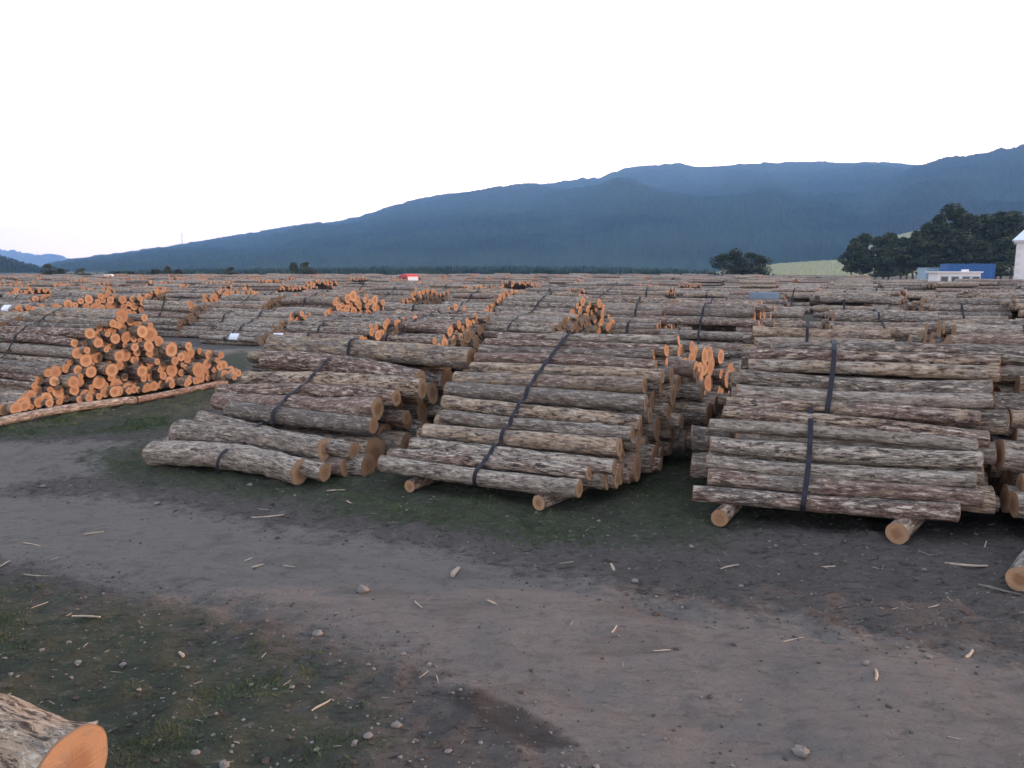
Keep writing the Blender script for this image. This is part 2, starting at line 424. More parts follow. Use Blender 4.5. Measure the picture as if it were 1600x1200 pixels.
# ------------------------------------------------------------------ logs
def cyl_noise(nr, ns, cx, cy, g):
    """random field on a log surface: nr rings x ns sides, feature counts cx, cy"""
    a = g.standard_normal((cx + 1, cy))
    u = np.linspace(0, cx - 1e-6, nr); v = np.arange(ns) / ns * cy
    ui = u.astype(int); vi = v.astype(int); fu = (u - ui)[:, None]; fv = (v - vi)[None, :]
    fu = fu * fu * (3 - 2 * fu); fv = fv * fv * (3 - 2 * fv)
    v2 = (vi + 1) % cy
    return (a[ui][:, vi] * (1 - fu) + a[ui + 1][:, vi] * fu) * (1 - fv) + (a[ui][:, v2] * (1 - fu) + a[ui + 1][:, v2] * fu) * fv

def big_log(name, a, b, r, seed, mats, rings=None, sides=26, bend=None, taper=None, rough=1.0, parent=None):
    """one log as its own object: bark surface plus a child for each sawn end"""
    g = np.random.default_rng(seed); rv = g.random()
    a = np.array(a, float); b = np.array(b, float)
    L = np.linalg.norm(b - a)
    nr = rings or int(L / 0.075)
    taper = g.uniform(-0.10, 0.10) * (2.2 if r > 0.13 else 1) if taper is None else taper
    bend = g.normal(0, 0.026 if r > 0.13 else 0.018, 2) if bend is None else bend
    t = np.linspace(0, 1, nr)
    th = np.arange(sides) / sides * 2 * math.pi
    rad = r * (1 + taper * (t - 0.5))[:, None] * (1 + 0.035 * cyl_noise(nr, sides, 4, 3, g) + rough * (0.028 * cyl_noise(nr, sides, max(6, int(L * 5)), 7, g) + 0.030 * cyl_noise(nr, sides, max(12, int(L * 9)), 13, g)))
    for q in range(g.integers(1, 5)):      # branch knots
        kt, kth = g.uniform(0.08, 0.92), g.uniform(0, 6.28)
        d = ((t[:, None] - kt) * L / 0.07) ** 2 + ((np.mod(th[None, :] - kth + math.pi, 2 * math.pi) - math.pi) * r / 0.045) ** 2
        rad = rad + g.uniform(0.008, 0.022) * np.exp(-d)
    cy = bend[0] * 4 * t * (1 - t) * 1.6 + 0.006 * np.sin(t * 9 + g.uniform(0, 6)); cz = bend[1] * 4 * t * (1 - t) * 1.6
    x = (t - 0.5) * L
    # the sawn ends are slightly skew
    sk0, sk1 = g.normal(0, 0.05, 2), g.normal(0, 0.05, 2)
    Y = rad * np.cos(th)[None, :]; Z = rad * np.sin(th)[None, :]
    X = x[:, None] + np.zeros_like(Y)
    X[0] += sk0[0] * Y[0] + sk0[1] * Z[0]; X[-1] += sk1[0] * Y[-1] + sk1[1] * Z[-1]
    Yc = Y + cy[:, None]; Zc = Z + cz[:, None]
    V = np.stack([X.ravel(), Yc.ravel(), Zc.ravel()], 1)
    i = np.arange(nr - 1)[:, None] * sides; j = np.arange(sides)[None, :]; j2 = (j + 1) % sides
    Q = np.stack([(i + j).ravel(), (i + sides + j).ravel(), (i + sides + j2).ravel(), (i + j2).ravel()], 1)
    Q = Q[:, ::-1]
    lc = np.stack([X.ravel(), Y.ravel(), Z.ravel()], 1)
    me = mesh_np('bark', V, Q, mats=[mats[0]], attrs={'lc': lc, 'rnd': np.full(len(V), rv)})
    o = empty(name, (0, 0, 0))
    link('bark', me, o)
    xa = Vector((b - a) / L); up = Vector((0, 0, 1)); ya = up.cross(xa).normalized(); za = xa.cross(ya)
    M = Matrix((xa, ya, za)).transposed().to_4x4(); M.translation = Vector((a + b) / 2)
    o.matrix_world = M
    for e, sgn in ((0, -1), (nr - 1, 1)):
        fr = np.array([0.45, 0.82, 1.0]); F = []; LC = []; CR = []
        c = np.array([x[e], cy[e], cz[e]])
        F.append(c + [sgn * 0.004, 0, 0]); LC.append([c[0], 0, 0]); CR.append(0)
        for f in fr:
            Pp = np.stack([X[e], Yc[e], Zc[e]], 1)
            q = c + (Pp - c) * f * (1.002 if f == 1 else 1.0); q[:, 0] += sgn * (0.004 + 0.0008 * g.standard_normal(sides) * (f < 1))
            F.extend(q); LC.extend(q - c * [0, 1, 1]); CR.extend([f] * sides)
        # a shallow lip that closes the disk on the bark
        q = np.stack([X[e] - sgn * 0.012, Yc[e], Zc[e]], 1); F.extend(q); LC.extend(q); CR.extend([1.0] * sides)
        tr = [(0, 1 + (k + 1) % sides, 1 + k) if sgn < 0 else (0, 1 + k, 1 + (k + 1) % sides) for k in range(sides)]
        qs = []
        for m in range(3):
            s0 = 1 + m * sides; s1 = s0 + sides
            for k in range(sides):
                k2 = (k + 1) % sides
                qs.append((s0 + k, s1 + k, s1 + k2, s0 + k2) if sgn > 0 else (s0 + k, s0 + k2, s1 + k2, s1 + k))
        cm = mesh_np('cut_face', np.array(F), np.array(qs), np.array(tr), mats=[mats[1]], smooth_q=False, attrs={'lc': np.array(LC), 'cr': np.array(CR, float), 'rnd': np.full(len(F), rv)})
        link('cut_face', cm, o)
    return o

def many_logs(name, A, B, R, RND, sides, rings, lip=True, parent=None, mat=None, seed=5):
    """any number of logs joined into one mesh"""
    g = np.random.default_rng(seed)
    N = len(A)
    d = B - A; L = np.linalg.norm(d, axis=1); xa = d / L[:, None]
    ya = np.cross([0, 0, 1.0], xa); ya /= np.linalg.norm(ya, axis=1)[:, None]; za = np.cross(xa, ya)
    t = np.linspace(0, 1, rings); th = np.arange(sides) / sides * 2 * math.pi
    bend = g.normal(0, 0.014, (N, 2)); tap = g.uniform(-0.14, 0.14, N)
    rad = R[:, None, None] * (1 + tap[:, None, None] * (t - .5)[None, :, None]) * (1 + 0.055 * g.standard_normal((N, rings, sides)))
    phase = g.uniform(0, 6.28, (N, 1, 1))
    Yl = rad * np.cos(th[None, None, :] + phase); Zl = rad * np.sin(th[None, None, :] + phase)
    arc = (6 * t * (1 - t))[None, :, None]
    Xl = (t[None, :, None] - .5) * L[:, None, None] + 0 * Yl
    Yw = Yl + bend[:, 0, None, None] * arc; Zw = Zl + bend[:, 1, None, None] * arc
    C = (A + B) / 2
    P = C[:, None, None, :] + Xl[..., None] * xa[:, None, None, :] + Yw[..., None] * ya[:, None, None, :] + Zw[..., None] * za[:, None, None, :]
    nb = rings * sides
    # cap vertices: rim copies plus a centre at each end
    rim0, rim1 = P[:, 0], P[:, -1]
    c0 = rim0.mean(1, keepdims=True); c1 = rim1.mean(1, keepdims=True)
    V = np.concatenate([P.reshape(N, nb, 3), rim0, c0, rim1, c1], 1)
    lcb = np.stack([Xl, Yl, Zl], -1).reshape(N, nb, 3)
    l0 = lcb[:, :sides]; l1 = lcb[:, -sides:]
    z = np.zeros((N, 1, 3))
    LC = np.concatenate([lcb, l0, z, l1, z], 1)
    CR = np.concatenate([np.zeros(nb), np.ones(sides), [0], np.ones(sides), [0]])
    nv = nb + 2 * sides + 2
    i = np.arange(rings - 1)[:, None] * sides; j = np.arange(sides)[None, :]; j2 = (j + 1) % sides
    Q = np.stack([(i + j2).ravel(), (i + sides + j2).ravel(), (i + sides + j).ravel(), (i + j).ravel()], 1)
    k = np.arange(sides); k2 = (k + 1) % sides
    T0 = np.stack([np.full(sides, nb + sides), nb + k2, nb + k], 1)
    b1 = nb + sides + 1
    T1 = np.stack([np.full(sides, b1 + sides), b1 + k, b1 + k2], 1)
    T = np.concatenate([T0, T1])
    off = (np.arange(N) * nv)[:, None, None]
    me = mesh_np(name, V.reshape(-1, 3), (Q[None] + off).reshape(-1, 4), (T[None] + off).reshape(-1, 3), mats=[BARK, CUT], qmat=0, tmat=1,
                 attrs={'lc': LC.reshape(-1, 3), 'cr': np.tile(CR, N), 'rnd': np.repeat(RND, nv)})
    return link(name, me, parent)

# ---- loose stacking of round wood in a vertical section (w = depth, z = height)
def pack(width, height, rfun, g):
    w = []; z = []; r = []
    W_, Z_, R_ = np.zeros(0), np.zeros(0), np.zeros(0)
    fails = 0; nr = rfun(g); level = 0
    while fails < 3:
        m = Z_ > level - 0.75
        ww, zz, rr = W_[m], Z_[m], R_[m]
        cand = []
        cw = np.concatenate([[nr], ww + 2 * np.sqrt(rr * nr), ww - 2 * np.sqrt(rr * nr)])
        cand.append(np.stack([cw, np.full(len(cw), nr)], 1))
        if len(ww) > 1:
            dw = ww[None] - ww[:, None]; dz = zz[None] - zz[:, None]; dd = np.hypot(dw, dz)
            ra = rr[:, None] + nr; rb = rr[None] + nr
            I, J = np.where((dw > 0) & (dd < ra + rb))
            D_ = dd[I, J]; a = (ra[I, 0] ** 2 - rb[0, J] ** 2 + D_ ** 2) / (2 * D_); h = np.sqrt(np.maximum(ra[I, 0] ** 2 - a * a, 0))
            ux, uz = dw[I, J] / D_, dz[I, J] / D_
            cand.append(np.stack([ww[I] + a * ux - h * uz, zz[I] + a * uz + h * ux], 1))
        # against the side stops
        for ws in (nr, width - nr):
            q = (rr + nr) ** 2 - (ws - ww) ** 2
            ok = q > 0
            cand.append(np.stack([np.full(ok.sum(), ws), zz[ok] + np.sqrt(q[ok])], 1))
        c = np.concatenate(cand)
        c = c[(c[:, 0] >= nr - 1e-6) & (c[:, 0] <= width - nr + 1e-6) & (c[:, 1] >= nr - 1e-6) & (c[:, 1] + nr < height)]
        if len(c) and len(ww):
            dist = np.hypot(c[:, 0, None] - ww[None], c[:, 1, None] - zz[None]) - rr[None] - nr
            c = c[dist.min(1) > -0.004]
        if not len(c): fails += 1; nr = rfun(g); continue
        b = c[np.argmin(c[:, 1] + 0.02 * g.random(len(c)))]
        W_ = np.append(W_, b[0]); Z_ = np.append(Z_, b[1]); R_ = np.append(R_, nr)
        level = b[1]; nr = rfun(g)
    return np.stack([W_, Z_, R_], 1)

gp = np.random.default_rng(3)
LIB = {
    'fine': pack(9, 2.15, lambda g: float(np.clip(g.gamma(14, 0.0072), 0.065, 0.19)), gp),
    'mid': pack(9, 2.15, lambda g: float(np.clip(g.gamma(16, 0.0080), 0.085, 0.23)), gp),
    'thick': pack(9, 2.15, lambda g: float(np.clip(g.gamma(18, 0.0088), 0.11, 0.26)), gp),
}

LOGS = []      # dict per log: a, b, r, pile, row info
PILES = []
def env_h(env, w):
    e = np.array(env); return np.interp(w, e[:, 0], e[:, 1], left=-1, right=-1)

def add_pile(P, deg, env, lib, g, pile, ushift=None, length=3.0, explicit=(), z0=0.0, uj=0.09, keep_depth=None):
    """P: ground point of the right-hand end plane at w=0; env: outline [(w, top height)]"""
    D, R = axes(deg)
    P = np.array([P[0], P[1], 0.0])
    w0, w1 = env[0][0], env[-1][0]
    rec = dict(P=P, D=D, R=R, env=env, name=pile, circ=[], id=len(PILES), deg=deg, ushift=ushift)
    PILES.append(rec)
    C = []
    for e in explicit:
        a, b, r, w = np.array(e[:3]), np.array(e[3:6]), e[6], e[7]
        LOGS.append(dict(a=a, b=b, r=r, pile=rec, w=w, z=(a[2] + b[2]) / 2, front=True, surf=0))
        C.append((w, (a[2] + b[2]) / 2, r)); rec['circ'].append((w, (a[2] + b[2]) / 2, r))
    C = np.array(C) if C else np.zeros((0, 3))
    lb = LIB[lib]; sh = g.uniform(0, 2.0); span = 9.0
    w = w0
    while w < w1:
        sec = lb.copy()
        if g.random() < .5: sec[:, 0] = 9 - sec[:, 0]
        for (cw, cz, cr) in sec:
            W_ = w + cw; Z_ = cz + z0
            h = env_h(env, W_)
            if h < 0 or W_ > w1 or Z_ + cr * 0.6 > h or cz + cr > 2.15: continue
            if len(C):
                dd = np.hypot(C[:, 0] - W_, C[:, 1] - Z_) - C[:, 2] - cr
                if dd.min() < -0.03: continue
                # nothing may lie in front of the surveyed front logs
                k = np.argmin(np.abs(C[:, 1] - Z_))
                if Z_ < C[:, 1].max() + 0.1 and W_ < np.interp(Z_, np.sort(C[:, 1]), C[np.argsort(C[:, 1]), 0]) + 0.05: continue
            us = ushift(W_, Z_) if ushift else 0.0
            ub = us + g.normal(0, uj); ln = length + g.normal(0, 0.06) + (0.0 if g.random() > .05 else g.uniform(-.6, .1))
            dy = math.radians(g.normal(0, 0.8)); dzv = g.normal(0, 0.012)
            b = P + D * ub + R * W_ + [0, 0, Z_ + dzv]
            a = P + D * (ub - ln) + R * (W_ + math.tan(dy) * ln) + [0, 0, max(cr, Z_ - dzv)]
            slack = h - Z_ - cr
            if keep_depth is not None and slack > keep_depth[0]:
                if not keep_depth[1]: continue
                a = b - (b - a) * 0.22
                if slack > 1e9: continue
            LOGS.append(dict(a=a, b=b, r=cr, pile=rec, w=W_, z=Z_, front=False, surf=slack))
            rec['circ'].append((W_, Z_, cr))
        w += 9.0
    return rec

gq = np.random.default_rng(77)
NEAR = {"p1": {"P": [-2.976, 10.489, 0.19], "th": 24, "rows": [[-5.587, 11.641, 0.178, -2.972, 10.477, 0.193, 0.191, -0.01], [-5.342, 12.057, 0.434, -2.713, 10.886, 0.418, 0.18, 0.47], [-4.178, 11.112, 0.267, -2.606, 10.412, 0.201, 0.129, 0.08], [-4.958, 12.05, 0.634, -2.291, 10.863, 0.395, 0.132, 0.62], [-4.589, 12.313, 0.721, -2.062, 11.188, 0.697, 0.136, 1.01], [-5.005, 12.816, 0.793, -2.044, 11.497, 0.901, 0.16, 1.3], [-5.03, 13.1, 0.912, -1.772, 11.65, 1.043, 0.127, 1.55], [-4.633, 13.263, 1.112, -1.396, 11.822, 1.166, 0.145, 1.86], [-4.382, 13.502, 1.41, -1.481, 12.21, 1.199, 0.185, 2.18], [-4.437, 14.15, 1.619, -0.659, 12.468, 1.563, 0.186, 2.75]]}, "p2": {"P": [0.836, 9.253, 0.3], "th": 24, "rows": [[-1.814, 10.444, 0.322, 0.837, 9.264, 0.297, 0.114, 0.01], [-1.721, 10.6, 0.393, 0.968, 9.403, 0.456, 0.099, 0.19], [-1.407, 10.646, 0.549, 1.294, 9.444, 0.528, 0.103, 0.36], [-1.258, 10.875, 0.686, 1.39, 9.696, 0.726, 0.119, 0.63], [-1.001, 11.035, 0.881, 1.581, 9.885, 0.862, 0.103, 0.88], [-1.01, 11.268, 1.04, 1.708, 10.058, 0.973, 0.11, 1.09], [-0.976, 11.571, 1.195, 1.825, 10.324, 1.195, 0.122, 1.38], [-0.874, 11.799, 1.32, 1.847, 10.587, 1.394, 0.111, 1.63], [-0.621, 11.916, 1.476, 2.115, 10.698, 1.513, 0.098, 1.84], [-0.558, 12.096, 1.606, 2.065, 10.928, 1.63, 0.09, 2.03], [-0.515, 12.296, 1.717, 2.072, 11.144, 1.781, 0.082, 2.23], [-0.362, 12.359, 1.825, 2.249, 11.197, 1.832, 0.078, 2.35], [-0.208, 12.477, 1.908, 2.453, 11.292, 1.964, 0.069, 2.52]]}, "p3": {"P": [4.97, 8.252, 0.32], "th": 16, "rows": [[2.203, 9.045, 0.313, 4.97, 8.252, 0.32, 0.103, 0.0], [2.399, 9.135, 0.48, 5.252, 8.316, 0.47, 0.101, 0.14], [2.415, 9.286, 0.635, 5.252, 8.473, 0.633, 0.099, 0.29], [2.497, 9.45, 0.825, 5.402, 8.617, 0.82, 0.104, 0.47], [2.514, 9.611, 1.038, 5.426, 8.776, 0.957, 0.083, 0.63], [2.701, 9.662, 1.186, 5.59, 8.833, 1.028, 0.091, 0.73], [2.775, 9.796, 1.287, 5.569, 8.995, 1.249, 0.089, 0.88], [2.929, 9.919, 1.419, 5.758, 9.108, 1.439, 0.098, 1.04], [3.008, 10.042, 1.596, 5.825, 9.234, 1.567, 0.103, 1.18], [3.151, 10.146, 1.745, 5.968, 9.339, 1.734, 0.088, 1.32], [3.2, 10.268, 1.877, 6.029, 9.456, 1.87, 0.085, 1.45]]}}

def raise_at(px, py, z): return at(px, py, z)[:2]

# stack of thick logs (left of the two in the middle), medium stack, right-hand stack
n1 = NEAR['p1']; n2 = NEAR['p2']; n3 = NEAR['p3']
add_pile(n1['P'], 24, [(-0.2, 0.1), (0.3, 0.45), (1.0, 0.95), (1.8, 1.35), (2.9, 1.72), (3.6, 1.6), (4.6, 1.1), (5.6, 0.3)], 'thick', gq, 'stack of thick logs left of centre',
         ushift=lambda w, z: 0.10 + 0.20 * w, explicit=n1['rows'], uj=0.15)
add_pile(n2['P'], 24, [(0.0, 0.35), (0.7, 0.85), (1.6, 1.5), (2.55, 2.02), (3.1, 1.8), (3.5, 1.2)], 'mid', gq, 'middle stack on two bearers',
         ushift=lambda w, z: 0.25 + 0.10 * min(w, 3) + (0.30 if w > 3 else 0), explicit=n2['rows'], z0=0.19, uj=0.14)
add_pile(n3['P'], 16, [(0.0, 0.40), (0.8, 1.15), (1.55, 2.02), (2.6, 1.98), (3.3, 1.5), (4.2, 0.5)], 'mid', gq, 'large right hand stack on two bearers',
         ushift=lambda w, z: 0.25 + 0.30 * z, explicit=n3['rows'], z0=0.20, uj=0.13)
LP = at(100, 640, 0.0)
add_pile(LP, 27, [(-2.6, 0.2), (-1.4, 0.30), (-0.8, 0.62), (0.0, 1.15), (0.6, 1.65), (1.5, 2.08), (2.5, 1.80), (2.62, 1.15), (3.4, 1.2), (4.2, 0.85), (5.1, 0.22)], 'fine', gq, 'sunlit stack at the left edge',
         z0=0.12, uj=0.13, length=3.1)
add_pile(LP - axes(27)[0] * 3.7 + axes(27)[1] * -.5, 27, [(-4.5, 0.2), (-2.5, 1.2), (0.0, 1.8), (3.0, 1.9), (5.5, 0.5)], 'mid', gq, 'stack at the far left edge', z0=0.0)

def pz(px, py, z, deg=24, **k):
    q = at(px, py, z); return q
def mid(px, py, z, env, lib, name, deg=24, **k):
    """stack whose right-hand end has its peak at this height; env w is measured from the peak"""
    return add_pile(at(px, py, z), deg, env, lib, gq, name, **k)
TRI = lambda f, h, b: [(-f, 0.2), (-f * 0.5, h * 0.62), (0, h + 0.1), (b * 0.6, h * 0.92), (b, 0.3)]
add_pile(at(1072, 550, 1.62), 37, [(-0.85, 0.9), (-0.5, 1.5), (0, 1.85), (1.1, 1.72), (2.2, 1.25), (3.1, 0.4)], 'mid', gq, 'lit ended stack behind the middle stack', uj=0.10, length=2.9)
# right-hand neighbours
add_pile(at(1600, 850, 0.0) + axes(16)[0] * 3.15, 16, [(0, 0.5), (0.9, 1.2), (1.6, 1.85), (3.4, 1.8), (4.4, 0.4)], 'mid', gq, 'stack cut off by the right edge', z0=0.2, length=3.0)
mid(1880, 575, 1.25, [(-2.2, 0.3), (-0.8, 1.0), (0, 1.35), (2.0, 1.2), (3.2, .3)], 'thick', 'second stack cut off by the right edge', deg=18)
mid(1395, 520, 1.62, TRI(0.8, 1.62, 2.2), 'mid', 'stack just behind the right hand stack', deg=18, z0=0.1)
mid(1462, 485, 1.75, TRI(2.2, 1.75, 3.0), 'thick', 'grey ended stack behind on the right', deg=14)
mid(1700, 508, 1.7, TRI(2.2, 1.7, 4.0), 'thick', 'stack of long grey logs, right edge', deg=14)
mid(1570, 470, 1.7, TRI(2.0, 1.7, 5.0), 'mid', 'far stack near the right edge', deg=16)
mid(1228, 460, 1.68, TRI(1.6, 1.68, 3.5), 'mid', 'stack under the faded blue tarpaulin', deg=20)
mid(1255, 482, 1.45, TRI(2.0, 1.4, 4.0), 'mid', 'low stack right of centre', deg=20)
mid(1412, 452, 1.9, TRI(3.0, 1.9, 5.0), 'mid', 'pale ended stack on the right', deg=30)
mid(1050, 470, 1.8, TRI(4.5, 1.8, 5.0), 'mid', 'dark ended stack behind the middle stack', deg=20)
mid(995, 445, 1.9, TRI(5.0, 1.9, 7.0), 'fine', 'far stack of many sunlit ends', deg=36)
mid(915, 470, 1.95, [(-2.6, .9), (-1.6, 1.5), (0, 2.05), (1.2, 1.9), (3.4, .4)], 'mid', 'sunlit stack behind the middle stack', deg=33)
mid(905, 458, 1.9, TRI(2.0, 1.8, 4.0), 'mid', 'small sunlit stack above the middle stack', deg=27)
mid(790, 452, 1.9, TRI(4.0, 1.9, 6.0), 'mid', 'far stack above the thick logs', deg=24)
mid(740, 492, 1.55, [(-3.8, .3), (-2.4, 1.0), (-1.2, 1.3), (0, 1.6), (2.4, 1.5), (3.6, .4)], 'mid', 'stack just behind the thick logs', z0=0.05)
mid(590, 500, 1.5, [(-2.2, .6), (-.8, 1.2), (0, 1.5), (3, 1.5), (4.0, .4)], 'mid', 'white tagged stack behind the thick logs')
mid(650, 452, 1.9, TRI(3.5, 1.9, 6.0), 'mid', 'stack in front of the red truck', deg=24)
mid(535, 458, 1.95, TRI(2.4, 1.95, 4.0), 'thick', 'small sunlit heap left of centre', deg=30)
mid(462, 489, 1.18, [(-2.6, .3), (-1.2, 0.8), (0, 1.25), (3, 1.15), (4.4, .3)], 'mid', 'low brown ended stack by the back track', deg=24)
mid(425, 462, 1.8, TRI(3.0, 1.8, 5), 'mid', 'sunlit stack beyond the back track')
mid(340, 452, 1.9, TRI(4.0, 1.9, 5), 'mid', 'far stack above the back track', deg=26)
mid(240, 452, 1.9, TRI(4.0, 1.9, 5), 'mid', 'far stack above the left stack', deg=28)
mid(300, 473, 1.5, [(-1.0, .7), (0, 1.55), (3, 1.3), (4, .3)], 'mid', 'stack right behind the left stack', deg=24)
mid(150, 458, 1.85, TRI(5.0, 1.9, 4), 'thick', 'long sunlit stack behind the left stack', deg=33)
mid(55, 460, 1.8, TRI(3.0, 1.8, 2), 'mid', 'short sunlit stack behind the left stack', deg=33)
mid(28, 474, 1.6, TRI(2.0, 1.6, 3), 'thick', 'sunlit stack at the left edge behind', deg=30)

# ---- the rest of the yard: rows of stacks on a regular pitch, as far as they show
D24, R24 = axes(24)
def foot(rec):
    return None
occ = []
for rec in PILES:
    e = rec['env']; wc = (e[0][0] + e[-1][0]) / 2; hw = (e[-1][0] - e[0][0]) / 2
    c = rec['P'] + rec['R'] * wc - rec['D'] * 1.4
    occ.append((c @ D24, c @ R24, hw))
KEEP_CLEAR = [(at(405, 575), 3.2), (at(330, 520), 2.0), (at(1455, 470), 2.5), (np.array([-14.5, 102, 0]), 10)]
OPEN_ROAD_W = [(36.5, 39.5), (78, 82)]
gr = np.random.default_rng(19)
for k in range(-46, 46):
    u = k * 3.95 + 1.2
    w = 8.0 + gr.uniform(0, 4)
    while w < 230:
        ln = gr.uniform(5, 12) if w > 30 else gr.uniform(3.5, 7)
        gap = gr.choice([0.5, 0.9, 1.6, 2.6])
        wc = w + ln / 2
        c = D24 * u + R24 * wc
        x, y = c[0] - D24[0] * 1.5, c[1] - D24[1] * 1.5
        ok = 24 < math.hypot(x, y) < 215 and y > 0 and abs(x) < 0.74 * y + 4
        if ok:
            for (ou, ow, oh) in occ:
                if abs(ou - (u - 1.5)) < 3.15 and abs(ow - wc) < oh + ln / 2 - 0.3: ok = False; break
        if ok and any(np.hypot(x - q[0], y - q[1]) < rr + ln * 0.4 for q, rr in KEEP_CLEAR): ok = False
        if ok and (x > 62 and y > 88): ok = False
        if ok:
            dist = math.hypot(x, y)
            h = gr.choice([0.9, 1.25, 1.5, 1.7, 1.85, 1.9, 2.05]) * gr.uniform(0.94, 1.04)
            h = min(h, 2.0)
            f = gr.uniform(0.8, 2.2); b_ = gr.uniform(.8, 2)
            if ln < f + b_ + 1: f = b_ = ln * .25
            env = [(0, .25), (f * .5, h * .6), (f, h), (ln * .6, h * gr.uniform(.85, 1.03)), (ln - b_, h * gr.uniform(.8, 1)), (ln, .3)]
            kd = (0.28, dist < 50)
            add_pile(c - R24 * ln / 2, 24 + gr.normal(0, 5.0), env, gr.choice(['fine', 'mid', 'mid', 'thick']), gr, 'yard', length=gr.uniform(2.8, 3.2) if dist < 90 else 3.4, keep_depth=kd, uj=0.12)
        w += ln + gap
print('piles', len(PILES), 'logs', len(LOGS))

# ---- which logs show largest from where the photograph was taken
import time
t0 = time.time()
cand = [i for i, l in enumerate(LOGS) if math.hypot(l['b'][0], l['b'][1]) < 48]
bv = []; bp = []; owner = []
th8 = np.arange(10) / 10 * 2 * math.pi
for i in cand:
    l = LOGS[i]; a, b, r = l['a'], l['b'], l['r']
    x = (b - a) / np.linalg.norm(b - a); y = np.cross([0, 0, 1], x); y /= np.linalg.norm(y); z = np.cross(x, y)
    ring = np.cos(th8)[:, None] * y * r + np.sin(th8)[:, None] * z * r
    k = len(bv)
    bv.extend((a + ring).tolist()); bv.extend((b + ring).tolist())
    for j in range(10): bp.append((k + j, k + (j + 1) % 10, k + 10 + (j + 1) % 10, k + 10 + j)); owner.append(i)
    bp.append(tuple(range(k, k + 10))); bp.append(tuple(range(k + 10, k + 20))); owner += [i, i]
tree = BVHTree.FromPolygons(bv, bp)
hits = {}; hpos = {}
org = Vector((0, 0, CAM_H))
for py in np.arange(440, 905, 2.6):
    for px in np.arange(1, 1600, 2.6):
        loc, nrm, idx, dd = tree.ray_cast(org, Vector(ray(px, py)))
        if idx is not None:
            o = owner[idx]; hits[o] = hits.get(o, 0) + 1
            q = hpos.setdefault(o, [0, 0]); q[0] += px; q[1] += py
order = sorted(hits, key=lambda i: -hits[i])
TOP = order[:300]
print('visibility', round(time.time() - t0, 1), 's; visible', len(order), 'smallest kept', hits[TOP[-1]])

topset = set(TOP)
# straps need every pile's circles; individual logs get labels stack by stack
by_pile = {}
for i in TOP: by_pile.setdefault(LOGS[i]['pile']['id'], []).append(i)
ORD = ['lowest', 'second', 'third', 'fourth', 'fifth', 'sixth', 'seventh', 'eighth', 'ninth', 'tenth', 'eleventh', 'twelfth', 'thirteenth', 'fourteenth']
NTH = ['first', 'second', 'third', 'fourth', 'fifth', 'sixth', 'seventh', 'eighth', 'ninth', 'tenth', 'eleventh', 'twelfth', 'thirteenth', 'fourteenth', 'fifteenth', 'sixteenth', 'seventeenth', 'eighteenth', 'nineteenth', 'twentieth']
yard_no = {}
used = set()
for pid, ids in by_pile.items():
    rec = PILES[pid]; nm = rec['name']
    if nm == 'yard':
        q = at(0, 0, 0)
        c = rec['P'] + rec['R'] * 3 - rec['D'] * 1.5
        fx = c[0] / c[1] * FPX + 800
        side = 'left part' if fx < 540 else ('middle' if fx < 1060 else 'right part')
        key = side; yard_no[key] = yard_no.get(key, 0) + 1
        nm = NTH[yard_no[key] - 1] + ' background stack in the ' + side
    fronts = sorted([i for i in ids if LOGS[i]['front']], key=lambda i: LOGS[i]['z'])
    rest = [i for i in ids if not LOGS[i]['front']]
    for n, i in enumerate(fronts):
        l = LOGS[i]
        sz = 'thick' if l['r'] > 0.14 else ('slim' if l['r'] < 0.092 else 'rough')
        pos = 'lowest one' if n == 0 else ('topmost one' if n == len(fronts) - 1 else ORD[n] + ' from the ground')
        l['label'] = '%s log, %s, front of %s' % (sz, pos, nm)
    layers = {}
    for i in rest: layers.setdefault(int((hpos[i][1] / hits[i]) // 16), []).append(i)
    for ln_, (kk, grp) in enumerate(sorted(layers.items(), key=lambda q: -q[0])):
        grp.sort(key=lambda i: hpos[i][0] / hits[i])
        for n, i in enumerate(grp):
            l = LOGS[i]
            sz = 'thick' if l['r'] > 0.15 else ('slim' if l['r'] < 0.095 else 'medium')
            l['label'] = '%s log, %s row up, %s from left, %s' % (sz, ORD[ln_] if ln_ < 14 else 'top', NTH[n] if n < 20 else 'last', nm)
for i in TOP:
    l = LOGS[i]
    sides = 26 if hits[i] > 120 else 18
    L = np.linalg.norm(l['b'] - l['a'])
    rings = int(L / 0.07) if hits[i] > 120 else int(L / 0.14)
    big = l['front'] and l['r'] > 0.12
    o = big_log('log', l['a'], l['b'], l['r'], 1000 + i, (BARK, CUT), rings=max(rings, 6), sides=sides, rough=1.5 if big else 1.1)
    lab = ' '.join(l['label'].split()[:16])
    tag(o, lab, 'log', 'logs stacked in the timber yard')
rest = [l for i, l in enumerate(LOGS) if i not in topset]
def arr(ls):
    return np.array([l['a'] for l in ls]), np.array([l['b'] for l in ls]), np.array([l['r'] for l in ls])
def dist(l): return math.hypot(l['b'][0], l['b'][1])
